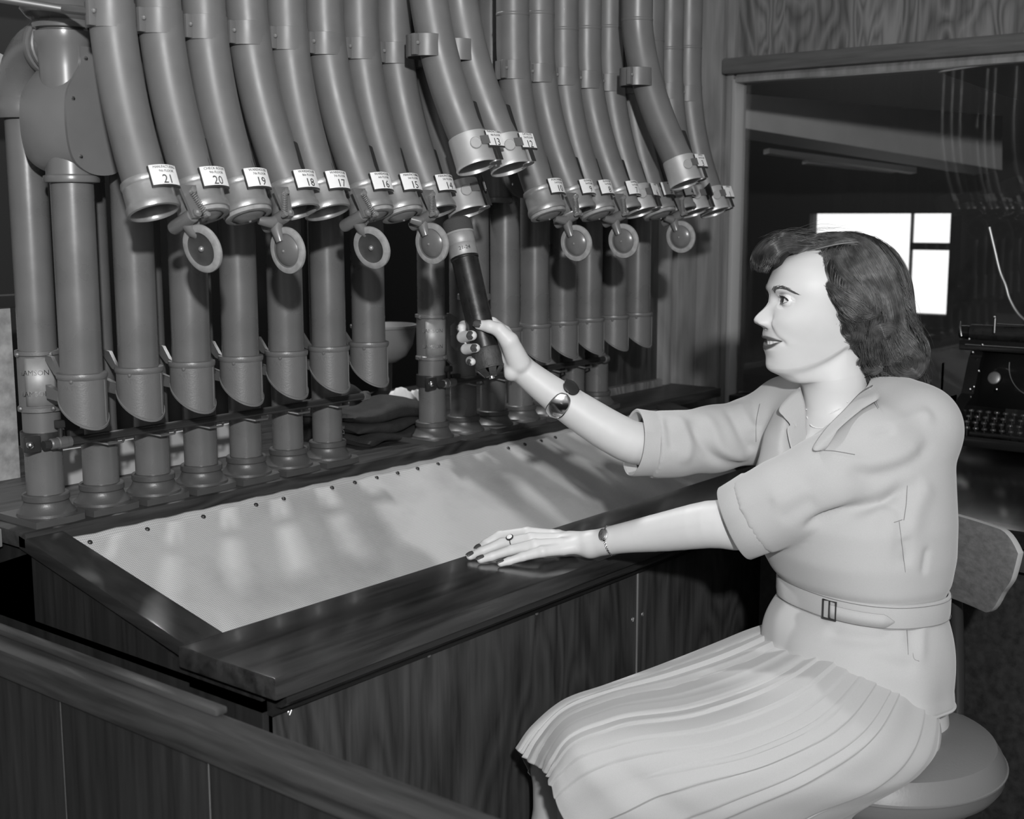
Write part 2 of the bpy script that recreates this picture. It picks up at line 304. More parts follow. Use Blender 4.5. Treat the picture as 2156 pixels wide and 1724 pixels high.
# dropped soffit and lamp trough of the next room
def slope(name, q, th_, mat):
    A_ = [at(x_, y_, d=d_) for x_, y_, d_ in q]; n_ = np.cross(A_[1]-A_[0], A_[3]-A_[0]); n_ /= np.linalg.norm(n_); n_ = n_ if n_@_f > 0 else -n_
    struct(name, MB().hexa(A_+[p+n_*th_ for p in A_]), mat)
slope('trim_4', [(1520, 194, 3.95), (2110, 244, 4.7), (2110, 358, 4.7), (1520, 262, 3.95)], 0.12, M['pale'])
slope('trim_5', [(1620, 312, 4.5), (1930, 352, 4.9), (1930, 364, 4.9), (1620, 322, 4.5)], 0.03, M['pale'])
slope('trim_8', [(1700, 336, 4.7), (1890, 352, 4.9), (1890, 362, 4.9), (1700, 343, 4.7)], 0.03, M['ceil'])
slope('trim_9', [(1975, 152, 4.0), (2200, 120, 3.7), (2200, 226, 3.7), (2110, 200, 3.85)], 0.03, M['pale'])
# low partition between the photographer and the desk
RX = 0.80; RZ = 0.761
wp = struct('wall_front', MB().box((RX+0.014, -1.6, 0), (RX+0.034, 2.5, RZ-0.03)), M['darkwood'])
gr = [2.5]+[at(px, 1600, X=RX+0.01)[1] for px in (139, 444)]+[0.52, 0.16, -0.2, -0.56, -0.92, -1.28, -1.6]
for i in range(len(gr)-1):
    MB().box((RX+0.006, gr[i+1]+0.001, 0.02), (RX+0.014, gr[i]-0.001, RZ-0.037), 0.001).build('plank', M['endwood'], wp)  # darker wood on the planks: flash falloff put into the colour
    if i: MB().box((RX+0.007, gr[i]-0.0012, 0.02), (RX+0.013, gr[i]+0.0012, RZ-0.038)).build('joint_strip', M['postwood'], wp)
tr = struct('trim_6', MB().box((RX, -1.6, RZ-0.037), (RX+0.042, 2.5, RZ), 0.004), M['railwood'])
ye = at(470, 1495, X=RX+0.04)[1]
MB().box((RX+0.030, ye, RZ), (RX+0.046, 2.5, RZ+0.008), 0.0025).build('glass_stop', M['railwood'], tr)
# left end: frosted panel, pale wall piece and side shelf behind the first pipes
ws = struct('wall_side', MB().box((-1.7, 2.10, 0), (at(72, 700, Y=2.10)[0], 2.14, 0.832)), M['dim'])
q0, q1 = at(-60, 650, Y=2.10), at(44, 1020, Y=2.10)
struct('window_3', MB().box((q0[0]-0.6, 2.10, 0.832), (q1[0], 2.11, q0[2])), M['frost'])
struct('trim_7', MB().box((-1.0, 2.09, at(0, 648, Y=2.1)[2]), (at(60, 600, Y=2.1)[0], 2.13, at(0, 622, Y=2.1)[2]), 0.003), M['dark'])
p0, p1 = at(0, 112, Y=2.2), at(78, 152, Y=2.2)
struct('wall_pale', MB().prism([(-1.2, 0), (p1[0], 0), (p1[0], p1[2]-1.5), (p0[0], p0[2]-1.5), (-1.2, p0[2]-1.5+0.35)], (0, 2.2, 1.50), (1, 0, 0), (0, 0, 1), (0, 1, 0), 0.03), M['pale'])
struct('wall_upper_left', MB().box((-1.2, 2.25, 1.72), (at(45, 20, Y=2.25)[0], 2.28, HC)), M['plaster'])
# ------------------------------------------------------------------ the desk with its canvas trough
desk = thing('sorting_desk', 'dark oak sorting desk with a canvas trough under the pneumatic tubes', 'desk', (1.9, 1.3, 0))
XL, XR = 1.047, 2.71; YF, YI, YS = 1.155, 1.346, 1.715; ZC, ZSH = 0.745, 0.835
MB().box((0.976, YF, ZC-0.029), (3.10, YI, ZC), 0.003).build('counter_top', M['top'], desk)
MB().prism([(0, 0), (0, -0.012), (0.010, -0.020), (0.022, -0.022), (0.028, -0.036), (0.05, -0.036), (0.05, 0)], (1.0, 1.163, ZC-0.029), (0, 1, 0), (0, 0, 1), (1, 0, 0), 2.1).build('moulding', M['darkwood'], desk)
MB().box((0.992, 1.20, ZC-0.06), (1.02, YI, ZC-0.029)).build('moulding_return', M['darkwood'], desk)
xj = [1.0, at(1341, 1300, Y=1.20)[0], 2.75, 3.10]
for i in range(3): MB().box((xj[i]+0.001, 1.20, 0.03), (xj[i+1]-0.001, 1.215, ZC-0.06), 0.001).build('front_panel', M['panel'], desk)
MB().box((xj[1]-0.0015, 1.1985, 0.03), (xj[1]+0.0015, 1.21, ZC-0.06)).build('joint_strip', M['postwood'], desk)
for q in [(610, 1499), (903, 1379), (1130, 1290), (1317, 1209), (1353, 1293), (1332, 1304), (1620, 1330)]:
    c = at(*q, Y=1.1995); s = MB().lathe([(0.0001, 0.0014), (0.003, 0.0012), (0.0042, 0)], c, (0, -1, 0), 12)
    k = random.uniform(0, pi); d = np.array([math.cos(k), 0, math.sin(k)])*0.0035; s.sweep([c-d+(0, -0.0016, 0), c+d+(0, -0.0016, 0)], 0.0004, 4); s.build('screw', M['screw'], desk)
MB().box((0.992, 1.20, 0.03), (1.008, 2.05, 0.70)).hexa([(0.992, YI, 0.69), (1.008, YI, 0.69), (1.008, 2.05, 0.69), (0.992, 2.05, 0.69), (0.992, YI, 0.71), (1.008, YI, 0.71), (1.008, YS, ZSH-0.03), (0.992, YS, ZSH-0.03)]).hexa([(0.992, YS, 0.69), (1.008, YS, 0.69), (1.008, 2.05, 0.69), (0.992, 2.05, 0.69), (0.992, YS, ZSH-0.03), (1.008, YS, ZSH-0.03), (1.008, 2.05, ZSH-0.03), (0.992, 2.05, ZSH-0.03)]).build('end_panel', M['endwood'], desk)
def sideboard(xa, xb):
    za, zc = ZSH-0.003, ZC+0.001
    return MB().hexa([(xa, YI-0.004, zc-0.022), (xb, YI-0.004, zc-0.022), (xb, YS+0.02, za-0.022), (xa, YS+0.02, za-0.022), (xa, YI-0.004, zc), (xb, YI-0.004, zc), (xb, YS+0.02, za), (xa, YS+0.02, za)], 0.002)
sideboard(0.984, XL).build('side_board', M['boardy'], desk)
sideboard(XR, XR+0.06).build('side_board', M['boardy'], desk)
MB().box((0.984, YS, ZSH-0.024), (3.03, 2.40, ZSH), 0.002).build('rear_shelf', M['shelf'], desk)
MB().box((0.60, 2.02, 0.0), (3.0, 2.05, ZSH-0.03)).build('back_panel', M['endwood'], desk)
cp = spline([(YS-0.0015, 0.815), (1.695, 0.800), (1.65, 0.772), (1.57, 0.728), (1.48, 0.680), (1.40, 0.640), (1.31, 0.605)], 40)
nx = 90; G = np.zeros((40, nx, 3)); xs_ = np.linspace(XL-0.004, XR+0.004, nx)
for i in range(40):
    for j in range(nx):
        e = 0.0015*math.sin(xs_[j]*37+i*0.3)*min(1, i/10.0)+0.001*math.sin(xs_[j]*90)*(i < 4)
        G[i, j] = (xs_[j], cp[i, 0], cp[i, 1]+e)
cv = MB().grid(G).build('canvas', M['canvas'], desk, solid=0.0015)
tacks = [190, 311, 429, 540, 598, 700, 748, 794, 838, 880, 923, 1071, 1106, 1140, 1170, 1315, 1340, 1367, 1386]
tx = [at(px, 1137-0.2145*(px-190), Y=1.70)[0] for px in tacks]
for x in tx:
    MB().lathe([(0.0001, 0.0022), (0.0025, 0.0018), (0.004, 0.0003), (0.0042, -0.001)], (x, 1.7005, 0.8055), (0, -0.62, 0.78), 10).build('tack', M['dark'], desk)
# pale board behind the pipe feet
MB().box((1.19, 1.975, ZSH), (1.62, 1.985, ZSH+0.062)).build('pale_back_strip', M['pale'], desk)
MB().box((0.2, 1.78, ZSH-0.03), (0.984, 2.10, ZSH-0.002), 0.002).build('side_shelf', M['plaster'], desk)
# ------------------------------------------------------------------ pipes
AX = lambda i: 1.057+0.0982*i
YA, YBT = 1.775, 1.66
where = {0: 'at the far left end', 1: 'second from the left end', 2: 'third from the left end', 3: 'fourth from the left end', 4: 'fifth from the left end', 5: 'sixth from the left end', 6: 'seventh from the left end',
         9: 'just right of the folded bag', 10: 'second right of the folded bag', 11: 'third right of the folded bag', 12: 'behind the raised forearm', 13: 'behind the bracelet', 14: 'last but one at the right end', 15: 'at the right end of the row'}
basep = [(0.0445, 0.010), (0.044, 0.014), (0.0395, 0.018), (0.0355, 0.024), (0.0335, 0.029), (0.0335, 0.031), (0.0352, 0.033), (0.0352, 0.041), (0.0338, 0.0425), (0.0285, 0.0425)]
bme = None; pme = None
for i in list(range(7))+list(range(9, 16)):
    x = AX(i); top = 2.30 if i else 1.47
    if i == 0: lab = 'grey upright pipe with an elbow on top and a clamp plate, at the left end'
    elif i == 9: lab = 'grey upright pipe with a clamp plate and rod clamp, right of the folded bag'
    else: lab = 'grey upright pipe on a flared iron foot, '+where[i]
    p = thing('upright_pipe', lab, 'pipe', (x, YA, ZSH), 'upright pipes rising from the rear shelf')
    MB().sweep([(x, YA, ZSH+0.03), (x, YA, top)], 0.0282, 32, False).build('pipe', M['pipe'], p)
    f = MB().lathe(basep, (x, YA, ZSH), n=36)
    rr = [(-0.048, -0.049), (0.016, -0.049), (0.038, -0.044), (0.048, -0.028), (0.048, 0.06), (-0.048, 0.06)]
    f.prism(rr, (x, YA, ZSH), (1, 0, 0), (0, 1, 0), (0, 0, 1), 0.010); f.build('foot', M['base'], p)
    if i in (0, 9):     # brass clamp plate and rod clamp
        zc = 1.052
        c = MB().lathe([(0.0285, -0.046), (0.0335, -0.046), (0.0335, -0.040), (0.031, -0.038), (0.031, 0.038), (0.0335, 0.040), (0.0335, 0.046), (0.0285, 0.046)], (x, YA, zc), n=36)
        c.build('clamp_collar', M['cast'], p)
        th = np.linspace(-0.75, 0.75, 9)-0.45; G = np.array([[(x+0.0325*math.sin(a), YA-0.0325*math.cos(a), zc+h) for a in th] for h in (-0.036, 0.036)])
        pl = MB().grid(G).build('clamp_plate', M['brass'], p, solid=0.0012, offset=0)
        for dz in (0.014, -0.018):
            V, F = text_mb('LAMSON', 0.011, 0.0004); V2 = []
            for v in V: a = -0.75+v[0]/0.033; rr_ = 0.0332+v[2]; V2.append((x+rr_*math.sin(a), YA-rr_*math.cos(a), zc+dz+v[1]))
            MB().add(V2, F, False).build('raised_lettering', M['bright'], pl)
        for a in (-1.25, 0.28):
            for dz in (-0.041, 0.041): MB().sphere((x+0.0345*math.sin(a-0.3), YA-0.0345*math.cos(a-0.3), zc+dz), 0.0042, 8).build('bolt', M['dull'], p)
        MB().prism([(0, -0.046), (0.03, -0.062), (0.045, -0.058), (0.045, -0.035), (0.02, -0.02), (0.02, 0.02), (0.05, 0.03), (0.05, 0.036), (0.02, 0.046), (0, 0.046)], (x+0.022, YA-0.020, zc), (0.97, 0.25, 0), (0, 0, 1), (-0.25, 0.97, 0), 0.006).build('clamp_arm', M['cast'], p)
    if i == 0:          # elbow turning into the valve housing
        e = [(x, YA, 1.44)]+[(x, YA-0.075*(1-math.cos(t)), 1.462+0.075*math.sin(t)) for t in np.linspace(0, pi/2, 10)]+[(x, YA-0.11, 1.537)]
        MB().sweep(e, 0.0375, 32, False, up=(1, 0, 0)).build('elbow', M['pipe'], p)
        MB().lathe([(0.028, -0.005), (0.039, -0.005), (0.041, 0.0), (0.041, 0.016), (0.0375, 0.024)], (x, YA, 1.445), n=32).build('elbow_socket', M['pipe'], p)
        MB().lathe([(0.036, 0), (0.041, 0.001), (0.042, 0.006), (0.041, 0.011), (0.036, 0.012)], (x, YA-0.072, 1.537), (0, -1, 0), 32).lathe([(0.036, 0.016), (0.040, 0.017), (0.040, 0.023), (0.036, 0.025)], (x, YA-0.072, 1.537), (0, -1, 0), 32).build('elbow_ring', M['pipe'], p)
# delivery tubes ending in slanted spouts
def spout(parent, x, y, z, m, r=0.0345):
    n = 40; th = np.linspace(0, 2*pi, n, endpoint=False)
    low = lambda a: -0.051+0.027*math.sin(a)
    rings = []
    for k, (rr, h) in enumerate([(0.030, 0.001), (r+0.0015, 0.0), (r+0.0022, -0.003), (r+0.0015, -0.0075), (r, -0.009)]): rings.append([(x+rr*math.cos(a), y+rr*math.sin(a), z+h) for a in th])
    for t in np.linspace(0.2, 1, 5): rings.append([(x+r*math.cos(a), y+r*math.sin(a), z-0.009+(low(a)+0.009)*t) for a in th])
    rings.append([(x+(r+0.0014)*math.cos(a), y+(r+0.0014)*math.sin(a), z+low(a)-0.001) for a in th]); rings.append([(x+(r+0.0012)*math.cos(a), y+(r+0.0012)*math.sin(a), z+low(a)-0.004) for a in th])
    for t in (1, 0.0): rings.append([(x+(r-0.004)*math.cos(a), y+(r-0.004)*math.sin(a), z-0.009+(low(a)+0.006)*t) for a in th])
    o = MB().grid(np.array(rings), wrap_v=True).build('spout', m, parent)
    a = -1.05; c, s = math.cos(a), math.sin(a)
    MB().sweep([(x+r*c, y+r*s, z-0.01), (x+r*c, y+r*s, z+low(a)+0.002)], 0.0011, 6).build('casting_rib', m, o)
    V, F = text_mb("PAT'D", 0.0095, 0.0005); V2 = []
    for v in V: aa = -2.62+v[0]/r; rr = r+v[2]; V2.append((x+rr*math.cos(aa), y+rr*math.sin(aa), z-0.019+v[1]))
    MB().add(V2, F, False).build('raised_lettering', m, o)
    MB().sphere((x+r*math.cos(-2.6), y+r*math.sin(-2.6), z-0.010), 0.003, 8).build('rivet', m, o)
    # ear and lug holding the spout to the upright behind
    e = MB().prism([(0, 0), (0.035, 0.004), (0.075, 0.022), (0.075, 0.030), (0.045, 0.030), (0.02, 0.012), (0, 0.009)], (x-0.028, y+0.008, z-0.009), (0.25, 0.968, 0), (0, 0, 1), (0.968, -0.25, 0), 0.005)
    e.prism([(0, 0), (0.06, 0), (0.06, 0.02), (0, 0.014)], (x-0.03, y+0.01, z-0.042), (0.2, 0.98, 0), (0, 0, 1), (0.98, -0.2, 0), 0.008); e.build('ear', m, parent)
    return o
wb_ = ['leftmost delivery tube, below the big valve housing', 'second delivery tube from the left', 'third delivery tube from the left', 'fourth delivery tube from the left', 'fifth delivery tube from the left', 'sixth delivery tube from the left', 'seventh delivery tube, beside the dark gap',
       None, None, None, 'delivery tube half hidden by the hand', 'delivery tube right of the hand', 'delivery tube second right of the hand', 'middle delivery tube of the right-hand five', 'fourth delivery tube of the right-hand five', 'delivery tube at the right end beside the panelled wall']
for i in list(range(7))+list(range(9, 16)):
    x = AX(i); lab = ('grey '+wb_[i]+', ending in a slanted spout') if i != 9 else 'grey tube behind the held carrier, below the small valve housing'
    top = {0: 1.52, 9: 1.34, 10: 1.34}.get(i, 2.30)
    t = thing('delivery_tube', lab, 'tube', (x, YBT, 1.02), 'delivery tubes hanging over the trough')
    zsp = 1.072 if i != 9 else 1.135
    MB().sweep([(x, YBT, zsp-0.005), (x, YBT, top)], 0.0302, 32, False).build('tube', M['pipe'], t)
    if i != 9: spout(t, x, YBT, zsp, M['cast'])
    else: MB().lathe([(0.0302, 0.0), (0.033, 0.002), (0.033, 0.012), (0.030, 0.014)], (x, YBT, zsp-0.004), n=32).build('end_ring', M['cast'], t)
def valve(x, y, ztop, zbot, sc, label, dx=0.0, pipe_r=0.031):
    """cast deflector housing: an upright casting with a pear-shaped flat-covered chamber on the operator's side"""
    v = thing('valve_housing', label, 'valve', (x, y, zbot), 'cast valve housings')
    h = ztop-zbot
    MB().lathe([(0.031, 0), (0.0385, 0.001), (0.0395, 0.005), (0.0385, 0.010), (0.035, 0.012), (0.034, 0.05), (0.036, h-0.05), (0.0385, h-0.02), (0.041, h-0.012), (0.041, h-0.002), (0.036, h)], (x, y, zbot), n=36).build('casting', M['lidpaint'], v)
    k = sc
    out = spline([(-0.012, 0.185), (-0.013, 0.160), (-0.024, 0.142), (-0.037, 0.118), (-0.041, 0.085), (-0.039, 0.045), (-0.030, 0.018), (-0.008, 0.002), (0.018, -0.002), (0.042, 0.004), (0.055, 0.025), (0.055, 0.09), (0.045, 0.135), (0.03, 0.16), (0.028, 0.185)], 60)*k
    lay = []
    for sx, ox, yy in ((0.80, -0.016, 0.050), (1.02, -0.014, 0.040), (1.06, -0.012, 0.015), (1.03, -0.005, -0.020), (1.0, 0.0, 0.012-0.053*k)):
        c_ = out.mean(0); o_ = (out-c_)*np.array([sx*(1.25 if yy > 0 else 1.1 if yy > -0.03 else 1), sx])+c_; lay.append([(x+dx+ox+q[0], y+yy, zbot+0.016+q[1]) for q in o_])
    mbv = MB().grid(np.array(lay), wrap_v=True); mbv.add(np.array(lay[0]), [tuple(range(len(out)))], False); mbv.add(np.array(lay[-1]), [tuple(range(len(out)))], False); c = mbv.build('chamber', M['lidpaint'], v)
    c2 = np.mean(out, axis=0); o2 = (out-c2)*1.05+c2
    cv_ = MB().prism([tuple(q) for q in o2], (x+dx, y+0.012-0.053*k, zbot+0.016), (1, 0, 0), (0, 0, 1), (0, -1, 0), 0.005, False).build('cover_plate', M['lidpaint'], v)
    for q in [(-0.033, 0.11), (-0.024, 0.022), (0.045, 0.02), (0.045, 0.12), (-0.005, 0.172)]:
        MB().sphere((x+dx+q[0]*k*0.92, y+0.012-0.053*k-0.005, zbot+0.016+q[1]*k), 0.0032, 8).build('screw', M['bright'], cv_)
    return v
valve(AX(0), YBT, 1.555, 1.345, 0.90, 'big cast valve housing with pear-shaped cover plate, top left corner', 0.010)
valve((AX(9)+AX(10))/2+0.012, YBT, 1.52, 1.322, 0.95, 'cast valve housing behind tubes 12 and 10, under a thick pipe', 0.03)
t = thing('supply_pipe', 'thick grey pipe running up from the middle valve housing', 'pipe', ((AX(9)+AX(10))/2+0.012, YBT, 1.52))
xv = (AX(9)+AX(10))/2+0.012
MB().sweep([(xv, YBT, 1.51), (xv, YBT, 2.3)], 0.033, 32, False).build('pipe', M['pipe'], t)
MB().lathe([(0.033, 0.0), (0.039, 0.002), (0.041, 0.008), (0.038, 0.014), (0.0385, 0.022), (0.041, 0.026), (0.036, 0.034), (0.033, 0.036)], (xv, YBT, 1.508), n=32).build('pipe_collar', M['pipe'], t)
t = thing('supply_pipe', 'thick grey pipe on the big valve housing at the top left', 'pipe', (AX(0), YBT, 1.555))
MB().sweep([(AX(0), YBT, 1.55), (AX(0), YBT, 2.3)], 0.035, 32, False).build('pipe', M['pipe'], t)
MB().lathe([(0.035, -0.012), (0.042, -0.01), (0.043, -0.004), (0.040, 0.0), (0.050, 0.006), (0.058, 0.016), (0.052, 0.024), (0.046, 0.03), (0.058, 0.04), (0.060, 0.05), (0.036, 0.06)], (AX(0), YBT, 1.568), n=32).build('pipe_collar', M['pipe'], t)
MB().sweep([(AX(0)-0.12, YBT-0.02, 1.585), (AX(0)-0.05, YBT-0.08, 1.572), (0.995, 1.487, 1.557)], 0.0055, 10).build('tie_rod', M['dull'], t)
# rods tying the pipe feet together
for lab, xa, xb in (('long tie rod clamped across the left-hand pipe feet', AX(0)-0.045, AX(6)+0.06), ('tie rod across the right-hand pipes, ending in a cap', AX(9)-0.045, AX(14)+0.075)):
    t = thing('tie_rod', lab, 'rod', (xa, YA-0.045, 0.959), 'tie rods in front of the pipes')
    MB().sweep([(xa+0.02, YA-0.043, 0.959), (xb, YA-0.043, 0.959)], 0.0068, 14).build('rod', M['dark'], t)
    i0 = 0 if xa < 1.5 else 9
    MB().lathe([(0.0285, -0.012), (0.0325, -0.012), (0.0325, 0.012), (0.0285, 0.012)], (AX(i0), YA, 0.962), n=32).build('clamp_band', M['dark'], t)
    MB().box((AX(i0)-0.05, YA-0.036, 0.949), (AX(i0)-0.024, YA-0.026, 0.974), 0.003).build('clamp_lug', M['dark'], t); MB().box((AX(i0)+0.024, YA-0.036, 0.949), (AX(i0)+0.05, YA-0.026, 0.974), 0.003).build('clamp_lug', M['dark'], t)
    MB().sphere((AX(i0)-0.043, YA-0.037, 0.961), 0.0062, 10).build('bolt', M['bright'], t)
    MB().lathe([(0.0068, -0.018), (0.0085, -0.016), (0.0085, -0.006), (0.0095, -0.005), (0.0095, 0.008), (0.0085, 0.009), (0.0085, 0.016), (0.0068, 0.018)], (AX(i0)+0.004, YA-0.043, 0.959), (1, 0, 0), 16).build('rod_holder', M['dull'], t)
    MB().box((AX(i0)-0.003, YA-0.049, 0.982), (AX(i0)+0.010, YA-0.037, 0.994), 0.002).sweep([(AX(i0)+0.004, YA-0.043, 0.967), (AX(i0)+0.004, YA-0.043, 0.984)], 0.0035, 8).build('set_screw', M['dark'], t)
    MB().lathe([(0.0001, 0.007), (0.0085, 0.006), (0.0095, 0), (0.0095, -0.008), (0.0068, -0.009)], (xb, YA-0.043, 0.959), (1, 0, 0), 16).build('end_cap', M['dull'], t)
    for i in range(i0+1, 7 if i0 == 0 else 15):
        MB().sweep([(AX(i)-0.034, YA-0.030, 0.952), (AX(i)-0.015, YA-0.046, 0.946), (AX(i)+0.012, YA-0.046, 0.946), (AX(i)+0.03, YA-0.028, 0.952)], 0.002, 6).build('wire_clip', M['dull'], t)
# ------------------------------------------------------------------ sending tubes with labelled mouths
CT = lambda k: 1.025+0.0758*k
YC = 1.50; TH = 0.38; LEN = 0.265
REG = [(21, 0, 1.032), (20, 1, 1.113), (19, 2, 1.188), (18, 3, 1.279), (17, 4, 1.341), (16, 5, 1.434), (15, 6, 1.500), (14, 7, 1.582), (11, 8.15, 1.658), (10, 11.1, 1.884), (9, 12.1, 1.980), (8, 13.1, 2.042), (7, 14.1, 2.135), (6, 15.1, 2.192), (5, 16.1, 2.262), (4, 17.1, 2.345), (2, 18.1, 2.402), (1, 19.1, 2.486)]
FRONT = [(13, 6.62, 1.566, 1.40, 1.372), (12, 7.58, 1.650, 1.40, 1.372), (3, 14.45, 2.198, 1.40, 1.357)]
TXT = {21: ('MANUFACTURING', '9th FLOOR'), 20: ('CHECK ROOM', '9th FLOOR'), 19: ('WAREHOUSE', '7th FLOOR'), 18: ('WAREHOUSE', '8th FLOOR'), 17: ('WAREHOUSE', '7th FLOOR'), 16: ('WAREHOUSE', '6th FLOOR'), 15: ('MANUFACTURING', '5th FLOOR'), 14: ('MANUFACTURING', '5th FLOOR'),
       13: ('MANUFACTURING', '4th FLOOR'), 12: ('CATALOG', '2nd FLOOR'), 10: ('PURCHASING', '2nd FLOOR'), 9: ('ELEVATOR', '2nd FLOOR'), 8: ('ELEVATOR', '1st FLOOR'), 7: ('SHIPPING', '1st FLOOR'), 6: ('CASH', ''), 3: ('OFFICE', '1st FLOOR'), 5: ('SALES', ''), 4: ('SALES', ''), 1: ('OFFICE', '')}
LABS = {21: 'sending tube with card 21, leftmost of the numbered mouths', 20: 'sending tube with card 20, shut by the first flap valve', 19: 'sending tube with card 19, shut by a flap, worn paint flecks', 18: 'sending tube with card 18, open mouth left of card 17', 17: 'sending tube with card 17, open mouth touching the one left of it', 16: 'sending tube with card 16, shut by the flap whose open disc faces the camera',
        15: 'sending tube with card 15, shut by the flap nearest the carrier', 14: 'sending tube with card 14, open mouth just left of the carrier', 13: 'shorter sending tube with card 13 on a silver sleeve, left of the raised pair', 12: 'shorter sending tube with card 12 on a silver sleeve, right of the raised pair', 11: '',
        10: 'sending tube with card 10, first of the right-hand group', 9: 'sending tube with card 9, open mouth in the right-hand group', 8: 'sending tube with card 8, shut by the middle right-hand flap', 7: 'sending tube with card 7, open mouth beside a smooth silver sleeve', 6: 'sending tube with a skewed card 6 on a silver sleeve',
        3: 'shorter sending tube hanging in front of the right-hand group, silver sleeve', 5: 'sending tube with card 5, shut by the last flap valve', 4: 'sending tube with card 4, open mouth under the shorter front tube', 2: '', 1: 'sending tube with card 1, last in the row beside the panelled wall'}
SILVER = {13, 12, 11, 3, 6, 2, 1}
ends = {}
def sending_tube(no, xt, xm, y, zc, zm):
    st = math.sin(TH); ct = math.cos(TH)
    R = LEN/TH; drop = R*math.sin(TH); shift = R*(1-math.cos(TH))
    slv = 0.052 if no in SILVER else 0.046
    end = np.array([xm, y-shift-slv*st, zm]); n = np.array([0, -st, -ct])        # mouth centre and outward axis
    s0 = end-n*slv; zb = s0[2]+drop
    path = [(xt, y, 2.30), (xt, y, zb+0.12), (xt, y, zb+0.06)]
    for a in np.linspace(0, TH, 14): u = a/TH; path.append((xt+(xm-xt)*u**1.3, y-R*(1-math.cos(a)), zb-R*math.sin(a)))
    silver = no in SILVER
    lab = LABS[no]
    if no == 11: lab = 'grey sending tube with a twisted blank tag, above the carrier held up'
    if no == 2: lab = 'grey sending tube with a dark tag between tubes 4 and 1'
    t = thing('sending_tube', lab, 'tube', tuple(end), 'sending tubes with numbered mouths')
    MB().sweep(path, 0.0300, 32, False, up=(1, 0, 0)).build('tube', M['hose'], t)
    a_ = np.array([1.0, 0, 0]); b_ = np.array([0, ct, -st])
    # collar band with its screwed lug
    if no in (3, 12, 13) or True:
        cb = MB().lathe([(0.030, -0.017), (0.0322, -0.0165), (0.0322, 0.0165), (0.030, 0.017)], (xt, y, zc), n=32); c = cb.build('collar_band', M['hose'], t)
        MB().box((xt-0.040, y-0.012, zc-0.016), (xt-0.027, y-0.004, zc+0.016), 0.0015).build('band_lug', M['hose'], c)
        MB().sphere((xt-0.034, y-0.013, zc+0.002), 0.0032, 8).build('lug_screw', M['ring'], c)
    if xt > 1.8: MB().lathe([(0.030, -0.003), (0.0306, -0.002), (0.0306, 0.002), (0.030, 0.003)], (xt, y, 1.665-0.01*((no*7) % 3)), n=32).build('joint_ring', M['hose'], t)
    if silver:
        pr = [(0.0302, -slv), (0.0318, -slv), (0.0322, -slv+0.004), (0.0325, -0.006), (0.0335, -0.002), (0.0328, 0), (0.0305, 0), (0.0300, -0.004), (0.0300, -0.035)]
    else:
        pr = [(0.0302, -slv), (0.0330, -slv+0.001), (0.0340, -slv+0.005), (0.0330, -slv+0.009), (0.0322, -slv+0.010), (0.0328, -slv+0.013), (0.0330, -0.014), (0.0350, -0.010), (0.0358, -0.005), (0.0350, -0.001), (0.0318, 0), (0.0298, -0.003), (0.0298, -0.034)]
    MB().lathe(pr, end, n, 40).build('mouth_sleeve', M['alu'] if silver else M['ring'], t)
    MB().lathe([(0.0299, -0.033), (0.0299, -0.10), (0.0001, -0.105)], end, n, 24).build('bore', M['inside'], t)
    # label holder on the operator's side; local frame: X, up along the tube, outwards
    U = -n; O = np.array([0, -ct, st])
    lift = 0.0375 if not silver else 0.034
    off = np.array([0.006 if not silver else 0.020, 0, 0])
    lc = end+U*lift+O*(0.0372 if not silver else 0.036)+off
    lx, lo = a_.copy(), O.copy(); kk = 0.0
    if no == 11: kk = 0.75; 
    if no == 6: kk = 0.2
    if no == 2: kk = 0.9
    if kk: lx = np.array([math.cos(kk), 0, 0])-O*math.sin(kk); lo = np.cross(lx, U); lo = lo if lo@O > 0 else -lo
    W2, H2 = (0.0205, 0.0135) if not silver else (0.018, 0.0125)
    cur = 0.10 if not silver else 0.02
    def bend(V, dz):
        V = np.asarray(V, float); return [lc+lx*v[0]+U*v[1]+lo*(dz+v[2]-(v[0]**2)*cur*120*0.02/0.0205) for v in V]
    def slab(w, h, d, t0):
        xs2 = np.linspace(-w, w, 7); vs = []; fs = []
        for x2 in xs2: vs += [(x2, -h, t0), (x2, h, t0), (x2, h, t0+d), (x2, -h, t0+d)]
        for q in range(6):
            b0, b1 = q*4, q*4+4
            fs += [(b0+e, b0+(e+1) % 4, b1+(e+1) % 4, b1+e) for e in range(4)]
        fs += [(0, 1, 2, 3), (27, 26, 25, 24)]; return vs, fs
    V, F = slab(W2+0.001, H2+0.0012, 0.0022, -0.0022); hd = MB().add(bend(V, 0), F, False).build('label_holder', M['dark'], t)
    V, F = slab(W2, H2, 0.0006, 0.0); V = np.array(V); V[:, 1] += 0.0016
    mc = M['card'] if no not in (11, 2) else M['dull']
    cd_ = MB().add(bend(V, 0.0002), F, False).build('label_card', mc, hd)
    if no not in (11, 2):
        l1, l2 = TXT.get(no, ('', ''))
        tm = MB()
        V, F = text_mb(str(no), 0.0200, 0.0001)
        if len(V): tm.add(bend(V*np.array([0.85, 0.85, 1])+np.array([0.001, -0.0055, 0]), 0.0011), F, False)
        if l1:
            V, F = text_mb(l1, 0.0052, 0.0001); sc = min(1.0, 0.034/max(np.ptp(V[:, 0]), 1e-6)); tm.add(bend(V*np.array([sc, 1, 1])+np.array([0.001, 0.0118, 0]), 0.0010), F, False)
        if l2: V, F = text_mb(l2, 0.0048, 0.0001); tm.add(bend(V+np.array([0.002, 0.0062, 0]), 0.0010), F, False)
        tm.build('lettering', M['ink'], hd)
